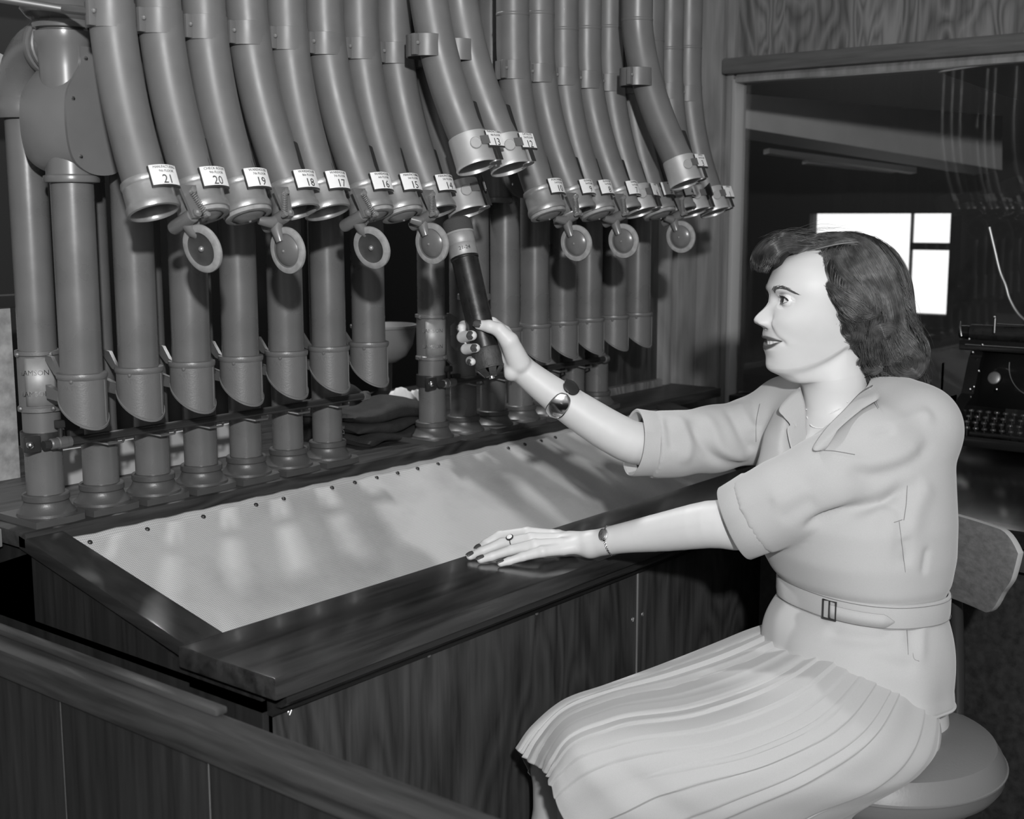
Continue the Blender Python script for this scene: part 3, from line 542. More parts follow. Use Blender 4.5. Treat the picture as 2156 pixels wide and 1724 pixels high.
    if silver:      # spring latch: tab, bent arm, strip down to the mouth
        tc = end+U*0.030; a0 = -0.52
        dirv = O*math.cos(a0)+a_*math.sin(a0)
        MB().lathe([(0.0001, 0.0012), (0.0085, 0.001), (0.0095, 0)], tc+dirv*0.0318-a_*0.004, dirv, 16).build('latch_tab', M['alu'], t)
        MB().hexa([lc-a_*0.030-U*0.008-O*0.006, lc-a_*0.016-U*0.008-O*0.001, lc-a_*0.016+U*0.006-O*0.001, lc-a_*0.030+U*0.006-O*0.006,
                   lc-a_*0.030-U*0.008-O*0.004, lc-a_*0.016-U*0.008+O*0.001, lc-a_*0.016+U*0.006+O*0.001, lc-a_*0.030+U*0.006-O*0.004]).build('latch_arm', M['dull'], t)
        q0 = end+O*0.0345+a_*0.021
        MB().hexa([q0-a_*0.006, q0+a_*0.004, q0+a_*0.003+U*0.026, q0-a_*0.007+U*0.026, q0-a_*0.006+O*0.0015, q0+a_*0.004+O*0.0015, q0+a_*0.003+U*0.026+O*0.0015, q0-a_*0.007+U*0.026+O*0.0015]).build('latch_strip', M['dark'], t)
        q1 = end+O*0.026+a_*0.016+n*0.001
        MB().lathe([(0.0001, 0.0015), (0.0095, 0.001), (0.010, -0.001), (0.0001, -0.001)], q1, n, 14).build('latch_foot', M['dull'], t)
    ends[no] = (end, n)
for no, k, xm in REG: sending_tube(no, CT(k), xm, YC, 1.557, 1.302)
for no, k, xm, y, zm in FRONT: sending_tube(no, CT(k)+0.0, xm, y, 1.559, zm)
# twin flap valves: a rocker with one disc shut on a mouth, the other hanging open
def flap_valve(nl, nr, closed, label):
    (el, n), (er, _) = ends[nl], ends[nr]
    U = -n; O = np.array([0, -math.cos(TH), math.sin(TH)]); a_ = np.array([1.0, 0, 0])
    pv = (el+er)/2+n*0.013+O*0.006
    v = thing('twin_flap_valve', label, 'valve', tuple(pv), 'twin flap valves between the mouths')
    sg = 1 if closed == 'r' else -1
    half = (er[0]-el[0])/2
    # bracket lug, barrel
    lug = MB().prism([(-0.013, 0.040), (0.013, 0.040), (0.010, 0.02), (0.006, -0.006), (-0.006, -0.006), (-0.010, 0.02)], pv+O*0.021, a_, U, O, 0.005); lug.build('bracket', M['lidpaint'], v)
    MB().lathe([(0.0001, -0.028), (0.009, -0.028), (0.0098, -0.024), (0.0098, 0.016), (0.009, 0.019), (0.006, 0.020), (0.006, 0.030), (0.0001, 0.031)], pv, O, 18).build('hinge_barrel', M['lidpaint'], v)
    MB().sphere(pv+O*0.028, 0.0045, 8).build('rivet', M['ring'], v)
    def disc(c, nin, nm, face):
        """nin = direction of the sealing (inner) face"""
        MBd = MB().lathe([(0.0001, -0.0085), (0.010, -0.0080), (0.017, -0.0055), (0.021, -0.003), (0.0225, -0.0015), (0.030, -0.0015), (0.0315, 0.0005), (0.030, 0.002), (0.0001, 0.0015)], c, nin, 36)
        d = MBd.build(nm, M['lidpaint'], v)
        MB().lathe([(0.0225, 0.0022), (0.0235, 0.0045), (0.029, 0.005), (0.033, 0.0035), (0.0338, 0.001), (0.033, -0.0018), (0.029, -0.003), (0.0245, -0.0026)], c, nin, 40).build('gasket', M['rubber'], d)
        MB().lathe([(0.0001, 0.0025), (0.010, 0.0022), (0.020, 0.003), (0.0232, 0.0046)], c, nin, 32).build('inner_plate', M['flap'], d)
        MB().sphere(c+nin*0.003, 0.0042, 10).sphere(c-nin*0.0085, 0.0022, 8).build('rivet', M['ring'], d)
        return d
    cc = pv-n*0.0095-O*0.006+a_*sg*half
    disc(cc, U, 'shut_disc', 0)
    MB().sweep([pv, pv+a_*sg*0.014+n*0.004, cc-a_*sg*0.016+n*0.007], [0.009, 0.0085, 0.006], 12).build('shut_arm', M['lidpaint'], v)
    # the other disc hangs straight down from the barrel
    ang = 0.10
    ang = 0.30 if closed == 'r' else 0.12
    nin = -a_*sg*math.cos(ang)+n*math.sin(ang)*(1 if closed == 'r' else -1); D = n*math.cos(ang)+a_*sg*math.sin(ang)*(1 if closed == 'r' else -1)
    # the rocker turned: what faced up before now faces away from the shut side
    hc = pv+D*(half+0.001)+a_*sg*0.004
    disc(hc, nin, 'open_disc', 1)
    MB().sweep([pv, pv+n*0.016+a_*sg*0.008, hc-D*0.014-nin*0.007], [0.009, 0.0085, 0.006], 12).build('open_arm', M['lidpaint'], v)
    # coil spring from the lug to the shut arm
    s0 = pv+U*0.030+O*0.030; s1 = pv+n*0.004+O*0.030+a_*sg*0.013; k = np.linspace(0, 1, 110); ax = (s1-s0); L_ = np.linalg.norm(ax); ax /= L_
    e1 = np.cross(ax, O); e1 /= np.linalg.norm(e1); e2 = np.cross(ax, e1)
    P = [s0+ax*L_*t+(e1*math.cos(t*2*pi*13)+e2*math.sin(t*2*pi*13))*0.0034 for t in k]
    MB().sweep(P, 0.0009, 5).build('coil_spring', M['ring'], v)
    MB().lathe([(0.0001, 0.004), (0.0042, 0.0035), (0.0046, 0), (0.003, -0.006)], s0+O*0.002, O, 10).lathe([(0.0001, 0.003), (0.0034, 0.0025), (0.0036, 0), (0.003, -0.006)], s1+O*0.002, O, 10).build('spring_screw', M['ring'], v)
flap_valve(21, 20, 'r', 'leftmost twin flap valve, open disc showing its dark face')
flap_valve(19, 18, 'l', 'second twin flap valve from the left, open disc seen edge-on from behind')
flap_valve(17, 16, 'r', 'third twin flap valve from the left, dark-faced open disc with a rivet')
flap_valve(15, 14, 'l', 'fourth twin flap valve, hanging just left of the carrier')
flap_valve(10, 9, 'l', 'twin flap valve hanging right of the carrier, under cards 10 and 9')
flap_valve(8, 7, 'l', 'middle one of the three flap valves on the right-hand tubes')
flap_valve(5, 4, 'l', 'rightmost twin flap valve, nearest the panelled wall')
# ------------------------------------------------------------------ organic modelling: distance fields turned into meshes
def dgrid(lo, hi, h):
    lo = np.array(lo, float); n = np.ceil((np.array(hi)-lo)/h).astype(int)+1
    ax = [np.arange(n[i], dtype=np.float32)*h+lo[i] for i in range(3)]
    X, Y, Z = np.meshgrid(*ax, indexing='ij'); return lo, h, np.stack([X, Y, Z], -1).astype(np.float32)
def rcone(P, a, b, ra, rb, fl=None):
    a = np.asarray(a, np.float32); b = np.asarray(b, np.float32); ab = b-a; L2 = float(ab@ab)+1e-12
    q = P-a; t = np.clip((q@ab)/L2, 0, 1); d = q-t[..., None]*ab
    if fl is not None:      # flattened along a direction: (unit vector, factor)
        u = np.asarray(fl[0], np.float32); c = d@u; d = d+(c*(fl[1]-1))[..., None]*u
    return np.sqrt((d*d).sum(-1))-(ra+(rb-ra)*t)
def chain(P, pts, rad, k=0.0, fl=None):
    D = None
    for i in range(len(pts)-1):
        d = rcone(P, pts[i], pts[i+1], rad[i], rad[i+1], fl); D = d if D is None else (smin(D, d, k) if k else np.minimum(D, d))
    return D
def smin(a, b, k):
    h = np.clip(0.5+0.5*(b-a)/k, 0, 1); return b+(a-b)*h-k*h*(1-h)
def ell(P, c, axes, rad):
    q = (P-np.asarray(c, np.float32))@np.asarray(axes, np.float32).T/np.asarray(rad, np.float32)
    l = np.sqrt((q*q).sum(-1)); return (l-1)*min(rad)
def nets(D, lo, h):
    """surface nets: vertices and quads of the zero level"""
    s = D < 0; nx, ny, nz = D.shape
    c = np.zeros((nx-1, ny-1, nz-1), np.int8)
    for i in (0, 1):
        for j in (0, 1):
            for k in (0, 1): c += s[i:nx-1+i, j:ny-1+j, k:nz-1+k]
    act = (c > 0) & (c < 8); idx = np.full(act.shape, -1, np.int64); A = np.argwhere(act); idx[act] = np.arange(len(A))
    acc = np.zeros((len(A), 3)); cnt = np.zeros(len(A)); corner = [(i, j, k) for i in (0, 1) for j in (0, 1) for k in (0, 1)]
    for e0 in corner:
        for ax in range(3):
            if e0[ax]: continue
            e1 = list(e0); e1[ax] = 1
            a = D[A[:, 0]+e0[0], A[:, 1]+e0[1], A[:, 2]+e0[2]]; b = D[A[:, 0]+e1[0], A[:, 1]+e1[1], A[:, 2]+e1[2]]
            m = (a < 0) != (b < 0); t = np.where(m, a/np.where(m, a-b, 1), 0); p = np.array(e0, float)+np.outer(t, np.array(e1)-np.array(e0))
            acc[m] += p[m]; cnt[m] += 1
    V = lo+h*(A+acc/cnt[:, None]); Q = []
    for ax in range(3):
        sl0 = [slice(None)]*3; sl1 = [slice(None)]*3; sl0[ax] = slice(0, -1); sl1[ax] = slice(1, None)
        a, b = s[tuple(sl0)], s[tuple(sl1)]; E = np.argwhere(a != b); o1, o2 = [(1, 2), (2, 0), (0, 1)][ax]
        E = E[(E[:, o1] > 0) & (E[:, o2] > 0) & (E[:, o1] < D.shape[o1]-1) & (E[:, o2] < D.shape[o2]-1)]
        ins = a[E[:, 0], E[:, 1], E[:, 2]]
        q = []
        for d1, d2 in ((1, 1), (0, 1), (0, 0), (1, 0)):
            c_ = E.copy(); c_[:, o1] -= d1; c_[:, o2] -= d2; q.append(idx[c_[:, 0], c_[:, 1], c_[:, 2]])
        q = np.stack(q, 1); q[~ins] = q[~ins][:, ::-1]; Q.append(q)
    return V, np.concatenate(Q)
def smooth_mesh(V, Q, it=2, lam=0.5):
    n = len(V); i0 = Q.reshape(-1); i1 = np.roll(Q, -1, 1).reshape(-1)
    for _ in range(it):
        S_ = np.zeros_like(V); c = np.zeros(n)
        for k in range(3): S_[:, k] = np.bincount(i0, V[i1, k], n)+np.bincount(i1, V[i0, k], n)
        c = np.bincount(i0, minlength=n)+np.bincount(i1, minlength=n)
        V = V+lam*(S_/np.maximum(c, 1)[:, None]-V)
    return V
def normals(V, Q):
    d1 = V[Q[:, 2]]-V[Q[:, 0]]; d2 = V[Q[:, 3]]-V[Q[:, 1]]; fn = np.cross(d1, d2); N = np.zeros_like(V)
    for k in range(3):
        for j in range(4): N[:, k] += np.bincount(Q[:, j], fn[:, k], len(V))
    return N/np.maximum(np.linalg.norm(N, axis=1, keepdims=True), 1e-12)
def npmesh(name, V, Q, mats, parent=None, mi=None, smooth=True):
    me = bpy.data.meshes.new(name); off = np.array(wloc(parent)) if parent is not None else 0
    V = np.asarray(V)-off; Q = np.asarray(Q); n, k = Q.shape
    me.vertices.add(len(V)); me.vertices.foreach_set('co', V.astype(np.float32).ravel())
    me.loops.add(n*k); me.loops.foreach_set('vertex_index', Q.astype(np.int32).ravel())
    me.polygons.add(n); me.polygons.foreach_set('loop_start', np.arange(0, n*k, k, dtype=np.int32))
    me.update(calc_edges=True); me.polygons.foreach_set('use_smooth', np.full(n, smooth))
    for m in (mats if isinstance(mats, (list, tuple)) else [mats]): me.materials.append(m)
    if mi is not None: me.polygons.foreach_set('material_index', np.asarray(mi, np.int32))
    me.validate(); me.update()
    return link_mesh(name, me, parent)
def project(V):
    q = V-CAM; z = q@_f; return CW/2+FPX*(q@_r)/z, CH/2-FPX*(q@_u)/z, z
class Surf:
    """finds the point of a modelled surface that a measured point lies on"""
    def __init__(s, V, N=None):
        s.V = V; s.N = N; s.x, s.y, s.z = project(V)
    def hit(s, px, py, r=5):
        for rr in (r, r*2, r*4, r*10):
            m = np.where((abs(s.x-px) < rr) & (abs(s.y-py) < rr))[0]
            if len(m): break
        if not len(m): return at(px, py, d=2.0), np.array(-_f)
        i = m[np.argmin(s.z[m]+1e-5*np.hypot(s.x[m]-px, s.y[m]-py))]; zz = s.z[i]
        n = s.N[i] if s.N is not None else -_f
        return at(px, py, d=zz), n
    def line(s, pts, n, lift=0.0):
        P = spline(np.array(pts, float), n); out = []
        for p in P: h, nn = s.hit(p[0], p[1]); out.append(h+nn*lift)
        out = np.array(out)
        for _ in range(3): out[1:-1] = 0.5*out[1:-1]+0.25*(out[:-2]+out[2:])
        return out
def crease(V, N, lines):
    """push a surface in or out along drawn folds: (points, amplitude, width)"""
    D = np.zeros(len(V))
    for P, amp, w in lines:
        lo = P.min(0)-4*w; hi = P.max(0)+4*w; m = np.where(((V > lo) & (V < hi)).all(1))[0]
        if not len(m): continue
        d2 = np.full(len(m), 1e9); tt = np.zeros(len(m)); v = V[m]
        for i in range(len(P)-1):
            a, b = P[i], P[i+1]; ab = b-a; t = np.clip(((v-a)@ab)/(ab@ab+1e-12), 0, 1); dd = ((v-a-t[:, None]*ab)**2).sum(1)
            up = dd < d2; d2[up] = dd[up]; tt[up] = (i+t[up])/(len(P)-1)
        D[m] += amp*np.exp(-d2/(w*w))*np.clip(np.minimum(tt, 1-tt)*6+0.05, 0, 1)
    return V+N*D[:, None]
SK = M
M['skin'] = plain('skin', 0.57, 0.46, spec=0.35, var=0.03, scale=30, bump=0.05, bscale=600)
_t = M['skin'].node_tree; _b = _t.nodes['Principled BSDF']; _src = _b.inputs['Base Color'].links[0].from_socket
for _n, _v in (('lips', 0.085), ('mouth', 0.03)):
    _a = _t.nodes.new('ShaderNodeAttribute'); _a.attribute_name = _n; _m = _t.nodes.new('ShaderNodeMixRGB'); _t.links.new(_a.outputs['Fac'], _m.inputs[0]); _t.links.new(_src, _m.inputs[1]); _m.inputs[2].default_value = g3(_v); _src = _m.outputs[0]
_t.links.new(_src, _b.inputs['Base Color'])
M['lip'] = plain('lipstick', 0.10, 0.35, spec=0.5); M['mouth'] = plain('mouth_inside', 0.03, 0.6); M['teeth'] = plain('teeth', 0.75, 0.25)
M['nail'] = plain('nail_varnish', 0.06, 0.12, spec=0.7); M['eyewhite'] = plain('eye_white', 0.7, 0.2); M['iris'] = plain('iris', 0.05, 0.15); M['lash'] = plain('lashes', 0.015, 0.6); M['brow'] = plain('eyebrow', 0.07, 0.7)
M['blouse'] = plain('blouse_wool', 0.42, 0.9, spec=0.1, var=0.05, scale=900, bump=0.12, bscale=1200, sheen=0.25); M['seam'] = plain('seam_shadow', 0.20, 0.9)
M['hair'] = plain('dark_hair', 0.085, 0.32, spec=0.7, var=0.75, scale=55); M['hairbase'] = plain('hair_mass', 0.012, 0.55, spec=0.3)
M['scalp'] = plain('scalp', 0.22, 0.6); M['silver'] = plain('silver', 0.75, 0.16, 1.0); M['pearl'] = plain('pearl', 0.8, 0.25)
person = thing('person', 'seated woman in pale belted blouse and pleated skirt raising a carrier to a tube', 'person', tuple(at(1850, 1500, d=1.95)))
bodyV, bodyQ, bodyM = [], [], []
def body_add(V, Q, mi=0):
    o = sum(len(v) for v in bodyV); bodyV.append(np.asarray(V)); bodyQ.append(np.asarray(Q)+o); bodyM.append(np.full(len(Q), mi) if np.isscalar(mi) else mi)
A3 = lambda L: [at(p[0], p[1], d=p[2]) for p in L]
# ---- directions of the body and of the head
IL = -_r0; TC = -np.array([_f[0], _f[1], 0])/math.hypot(_f[0], _f[1]); UP = np.array([0, 0, 1.0])
ca, sa = math.cos(math.radians(27)), math.sin(math.radians(27)); BF = IL*ca+TC*sa; BS = TC*ca-IL*sa        # body forward, body left (towards the camera)
# ================================================================== head and neck
hd_d = 2.06; HS = hd_d/FPX; HO = at(1745, 790, d=hd_d)
ha = math.radians(7); HF = IL*math.cos(ha)+TC*math.sin(ha); HL = TC*math.cos(ha)-IL*math.sin(ha); HF = HF+UP*0.034; HF /= np.linalg.norm(HF); HU = np.cross(HF, HL)
def hw(p): p = np.asarray(p); return HO+p[..., 0:1]*HF+p[..., 1:2]*HL+p[..., 2:3]*HU
ix = lambda px: (1745-px)*HS/math.cos(ha); iz = lambda py: (790-py)*HS
def interp(x, T): T = np.array(T); return np.interp(x, T[:, 0], T[:, 1])
def sm_interp(x, T):
    T = np.array(sorted(T)); xs = np.linspace(T[0, 0], T[-1, 0], 600); d = np.gradient(T[:, 1], T[:, 0]); i = np.clip(np.searchsorted(T[:, 0], xs)-1, 0, len(T)-2)
    h = T[i+1, 0]-T[i, 0]; t = (xs-T[i, 0])/h
    y = (2*t**3-3*t**2+1)*T[i, 1]+(t**3-2*t**2+t)*h*d[i]+(-2*t**3+3*t**2)*T[i+1, 1]+(t**3-t**2)*h*d[i+1]
    return np.interp(x, xs, y)
prof = [(ix(px), iz(py)) for px, py in [(1775, 510), (1715, 515), (1668, 530), (1640, 545), (1621, 562), (1611, 583), (1606, 598), (1604, 612), (1608, 624), (1610, 632), (1608, 641), (1606, 655), (1604, 670), (1602, 684), (1601.5, 696), (1599, 708), (1600.5, 714), (1604, 719), (1606, 724), (1605, 731), (1603, 737), (1606, 744), (1609, 752), (1610.5, 762), (1611.5, 772), (1615, 782), (1622, 788), (1634, 791)]]
PZ = [(z, x) for x, z in prof]
PB = [(z, x) for x, z in [(ix(px), iz(py)) for px, py in [(1775, 510), (1715, 515), (1668, 530), (1640, 545), (1621, 562), (1611, 583), (1606, 598), (1604.5, 612), (1607, 632), (1606, 655), (1603.5, 680), (1602.5, 700), (1603, 720), (1604, 735), (1606.5, 750), (1610, 765), (1615, 780), (1622, 788), (1634, 791)]]]
WZ = [(-0.01, 0.040), (0.0, 0.040), (0.015, 0.0465), (0.035, 0.0525), (0.055, 0.0575), (0.08, 0.0640), (0.105, 0.0675), (0.13, 0.0685), (0.155, 0.066), (0.18, 0.056), (0.20, 0.040), (0.210, 0.02), (0.2145, 0.002)]
BZ = [(-0.01, 0.03), (0.03, 0.055), (0.06, 0.070), (0.10, 0.085), (0.14, 0.088), (0.18, 0.074), (0.20, 0.052), (0.210, 0.025), (0.2145, 0.004)]
nt = 300
th = np.linspace(-1, 1, nt, endpoint=False); th = pi*(0.52*th+0.48*th**3)         # denser in front
zj = 0.046*np.clip((np.abs(th)-0.30)/1.35, 0, 1)**1.15                                 # jaw line rising to the ear
rows = np.concatenate([np.linspace(0, 0.70, 190), np.linspace(0.70, 0.995, 36)[1:]])
Zt = 0.2145
Z = zj[None, :]+(Zt-zj[None, :])*rows[:, None]; TH2 = np.broadcast_to(th, Z.shape)
rf = sm_interp(Z, PB); w = sm_interp(Z, WZ); rb = sm_interp(Z, BZ)
front = np.abs(TH2) < pi/2; p_ = np.where(front, 2.25, 2.1)
rr = np.where(front, rf, rb)
R_ = 1/((np.abs(np.cos(TH2))/np.maximum(rr, 1e-4))**p_+(np.abs(np.sin(TH2))/np.maximum(w, 1e-4))**p_)**(1/p_)
X = R_*np.cos(TH2); Yl = R_*np.sin(TH2)
Yl = Yl*(1-0.13*np.clip((np.abs(TH2)-1.25)/0.7, 0, 1)*np.clip((Z-0.06)/0.05, 0, 1))
# round the jaw edge
edge = np.clip(1-rows[:, None]/0.055, 0, 1)**2; X = X*(1-0.055*edge*(np.abs(TH2) < 2)); Yl = Yl*(1-0.10*edge)
ay = np.abs(Yl)
G2 = lambda y0, z0, sy, sz: np.exp(-((ay-y0)/sy)**2-((Z-z0)/sz)**2)*(X > 0)
dX = np.zeros_like(X)
dX += (sm_interp(Z, PZ)-sm_interp(Z, PB))*np.exp(-np.abs(ay/0.021)**2.6)*(X > 0.03)*(Z < iz(696))
dX += (sm_interp(Z, PZ)-sm_interp(Z, PB))*np.exp(-(ay/0.03)**2)*(X > 0.03)*(Z >= iz(696))*(Z > iz(650))*0.6
# nose
NH = [(iz(614), 0.0), (iz(624), 0.0005), (iz(632), ix(1610)-ix(1611)+0.0012), (iz(641), ix(1606.5)-ix(1608)+0.001), (iz(653), ix(1596)-ix(1606)), (iz(664), ix(1584.5)-ix(1604.7)), (iz(673), ix(1577.5)-ix(1603.5)), (iz(678), ix(1576.5)-ix(1603)), (iz(684), ix(1580.5)-ix(1602.5)), (iz(689), ix(1590.5)-ix(1602)), (iz(693), ix(1598)-ix(1602)), (iz(698), 0.0), (iz(720), 0)]
NW = [(iz(620), 0.0085), (iz(640), 0.0095), (iz(655), 0.0105), (iz(668), 0.0120), (iz(680), 0.0150), (iz(690), 0.0150), (iz(700), 0.010)]
nh = np.where((Z > iz(700)) & (Z < iz(612)), sm_interp(np.clip(Z, iz(719), iz(615)), NH), 0); nw = sm_interp(np.clip(Z, iz(699), iz(621)), NW)
dX += nh*np.exp(-np.abs(ay/nw)**2.3)*(X > 0)
dX += 0.0062*G2(0.0128, iz(683), 0.0052, 0.0062)-0.0035*G2(0.0195, iz(678), 0.004, 0.009)-0.004*G2(0.0065, iz(692), 0.0035, 0.0026)
# sockets, brow, cheeks, smile fold, chin
dX += -0.0060*G2(0.031, iz(632), 0.0165, 0.0115)-0.004*G2(0.016, iz(634), 0.006, 0.008)+0.0022*G2(0.028, iz(611), 0.016, 0.006)
dX += 0.0065*G2(0.040, iz(676), 0.019, 0.019)-0.0022*G2(0.046, iz(745), 0.014, 0.018)+0.002*G2(0.0, iz(768), 0.011, 0.010)
fz = np.linspace(0, 1, 30); fy_ = 0.0185+0.0165*fz; fzz = iz(682)+(iz(722)-iz(682))*fz
fd = np.min(np.stack([((ay-a)/0.0032)**2+((Z-b)/0.0040)**2 for a, b in zip(fy_, fzz)]), 0); dX -= 0.0010*np.exp(-fd)*(X > 0)
fd2 = np.min(np.stack([((ay-a-0.006)/0.006)**2+((Z-b-0.002)/0.006)**2 for a, b in zip(fy_, fzz)]), 0); dX += 0.0014*np.exp(-fd2)*(X > 0)
# mouth: smiling, lips parted
mc = 0.0325; tm = np.clip(ay/mc, 0, 1)
zc_ = iz(721)+0.0036*tm**2                                    # parting line rises to the corners
up_gap = 0.0040*(1-tm**2.6); lo_gap = 0.0056*(1-tm**1.8)
up_th = 0.0056*(1-tm**2.5)**0.8*(1-0.16*np.exp(-(ay/0.003)**2)); lo_th = 0.0082*(1-tm**2.2)**0.8
inm = (ay < mc) & (X > 0.03)
ug = zc_+up_gap; lg = zc_-lo_gap
gap = inm & (Z < ug) & (Z > lg)
upl = inm & (Z >= ug) & (Z < ug+up_th); lol = inm & (Z <= lg) & (Z > lg-lo_th)
uu = np.clip((Z-ug)/np.maximum(up_th, 1e-4), 0, 1); ll = np.clip((lg-Z)/np.maximum(lo_th, 1e-4), 0, 1)
dX += np.where(upl, 0.0016*np.sin(pi*np.clip(uu*0.8+0.2, 0, 1))*(1-tm**3), 0)+np.where(lol, 0.0020*np.sin(pi*np.clip(ll*0.8+0.2, 0, 1))*(1-tm**3), 0)
dX += np.where(gap, -0.010*np.clip(np.minimum((ug-Z)/0.0012, (Z-lg)/0.0012), 0, 1), 0)
dX += -0.0030*G2(mc+0.001, iz(718), 0.0045, 0.005)
# eyes
EY, EZ, ER = 0.0325, iz(633), 0.0132; EXc = ix(1619)-ER
Xf = X+dX
lx_ = Yl-EY*np.sign(Yl); lz_ = Z-EZ; q2 = lx_**2+lz_**2
ball = EXc+np.sqrt(np.clip((ER+0.0010)**2-q2, 0, None)); we = np.clip(1.4-np.sqrt((lx_/0.0152)**2+(lz_/0.0104)**2), 0, 1); we = we*we*(3-2*we)
okb = (q2 < (ER+0.00085)**2) & (X > 0.02)
Xf = np.where(okb, Xf*(1-we)+np.maximum(ball, Xf-0.004)*we, Xf)
lxs = lx_*np.sign(Yl); te = np.clip(np.where(lxs < 0, lxs/0.0140, lxs/0.0132), -1, 1)                        # -1 inner corner .. 1 outer
upe = 0.0066*np.clip(1-te**2, 0, 1)**0.55+0.0004*te; loe = -0.0050*np.clip(1-te**2, 0, 1)**0.7+0.0004*te
slit = okb & (lz_ < upe) & (lz_ > loe) & (np.abs(te) < 0.99)
Xf = np.where(slit, np.minimum(Xf, ball-0.0050), Xf)
cre = np.exp(-((lz_-(upe+0.0033))/0.0011)**2)*(np.abs(te) < 1.0)*(X > 0.02)*np.exp(-(lx_/0.013)**4); Xf = Xf-0.0011*cre
bag = np.exp(-((lz_-(loe-0.0035))/0.0014)**2)*np.exp(-(lx_/0.011)**4)*(X > 0.02); Xf = Xf-0.0006*bag
X = Xf
P3 = np.stack([X, Yl, Z], -1)
sg_ = lambda d: 1/(1+np.exp(-np.clip(d/0.00035, -30, 30)))
lipw = (sg_(Z-ug)*sg_(ug+up_th-Z)+sg_(lg-Z)*sg_(Z-lg+lo_th))*sg_((mc-ay)*0.6)*(X > 0.03); mouw = sg_(ug-Z)*sg_(Z-lg)*sg_((mc-ay)*0.6)*(X > 0.03)
# under the jaw, then the neck down into the blouse
JX, JY, JZ = P3[0, :, 0], P3[0, :, 1], P3[0, :, 2]
ncx, nr_f, nr_s = -0.010, 0.051, 0.0525
rings = []
def neckring(z, cx, rx, ry): return np.stack([cx+rx*np.cos(th), ry*np.sin(th), np.full(nt, z)], -1)
n1 = neckring(-0.012, ncx, nr_f+0.004, nr_s); n1[:, 2] += 0.028*(1-np.cos(th))/2
for t in np.linspace(0, 1, 22)[1:]:
    r_ = P3[0]*(1-t)+n1*t; r_[:, 2] -= 0.005*np.sin(pi*t)*np.clip(np.cos(th), 0, 1)
    rings.append(r_)
for z, cx, rx, ry in [(-0.022, -0.012, 0.052, 0.0515), (-0.035, -0.014, 0.0525, 0.051), (-0.05, -0.016, 0.054, 0.0525), (-0.065, -0.016, 0.058, 0.058), (-0.078, -0.014, 0.066, 0.070), (-0.090, -0.010, 0.075, 0.090), (-0.105, -0.006, 0.084, 0.112), (-0.13, 0.0, 0.095, 0.125), (-0.17, 0.006, 0.100, 0.13), (-0.22, 0.008, 0.104, 0.13)]: rings.append(neckring(z, cx, rx, ry))
ALL = np.concatenate([np.array(rings)[::-1], P3], 0); nr = len(rings)
for it in range(14):        # soften the jaw edge
    a0, a1 = nr-12, nr+16; w_ = np.hanning(a1-a0)[:, None, None]; blk = ALL[a0:a1]
    avg = 0.25*(ALL[a0-1:a1-1]+ALL[a0+1:a1+1]+np.roll(blk, 1, 1)+np.roll(blk, -1, 1)); ALL[a0:a1] = blk+(avg-blk)*w_*0.9
# sterno-mastoid and collarbone hint
V = hw(ALL.reshape(-1, 3)); a, b_ = ALL.shape[:2]
ii, jj = np.meshgrid(np.arange(a-1), np.arange(b_), indexing='ij'); i0 = (ii*b_+jj).ravel(); i1 = (ii*b_+(jj+1) % b_).ravel(); i2 = ((ii+1)*b_+(jj+1) % b_).ravel(); i3 = ((ii+1)*b_+jj).ravel()
Q = np.stack([i0, i1, i2, i3], 1)
lipw = np.concatenate([np.zeros((nr, b_)), lipw]).ravel(); mouw = np.concatenate([np.zeros((nr, b_)), mouw]).ravel()
top = np.arange((a-1)*b_, a*b_)
headV, headQ = V, Q
body_add(V, Q)
headN = normals(V, Q); HSurf = Surf(V, headN)
# ================================================================== arms and hands
def hand_arm(prims, lo, hi, h, k=0.004):
    lo, h, P = dgrid(lo, hi, h); D = None
    for kind, *q in prims:
        if kind == 'chain': d = chain(P, q[0], q[1], q[2] if len(q) > 2 else 0.002, q[3] if len(q) > 3 else None)
        elif kind == 'ell': d = ell(P, *q)
        D = d if D is None else smin(D, d, k)
    V, Q = nets(D, lo, h); V = smooth_mesh(V, Q, 2, 0.5); return V, Q
def box_of(pts, m): p = np.array(pts); return p.min(0)-m, p.max(0)+m
# left arm: forearm from the rolled cuff to the hand lying on the counter
onz = lambda x, y, z: at(x, y, Z=z)
le, lw = at(1590, 1103, d=1.955), at(1243, 1146, d=2.055)
la = [at(1700, 1010, d=1.90), at(1590, 1100, d=1.935), at(1500, 1103, d=1.96), at(1400, 1119, d=2.0), at(1310, 1133, d=2.03), lw]
lar = [0.038, 0.0375, 0.0365, 0.0308, 0.0238, 0.0212]
la0, ks = la, 18
la = list(spline(np.array(la), ks)); lar = list(spline(np.array(lar)[:, None], ks)[:, 0])
zt = ZC
fing = {'index': [onz(1165, 1128, zt+0.030), onz(1110, 1122, zt+0.034), onz(1052, 1128, zt+0.0245), onz(1022, 1145, zt+0.0115), onz(1006, 1156, zt+0.0075)],
        'middle': [onz(1175, 1136, zt+0.032), onz(1118, 1134, zt+0.035), onz(1056, 1144, zt+0.0235), onz(1014, 1161, zt+0.0105), onz(990, 1171, zt+0.0070)],
        'ring': [onz(1180, 1146, zt+0.030), onz(1126, 1147, zt+0.031), onz(1076, 1158, zt+0.0205), onz(1036, 1171, zt+0.0100), onz(1012, 1178, zt+0.0070)],
        'pinky': [onz(1185, 1156, zt+0.025), onz(1142, 1161, zt+0.0245), onz(1100, 1172, zt+0.0155), onz(1072, 1181, zt+0.0090), onz(1054, 1186, zt+0.0062)]}
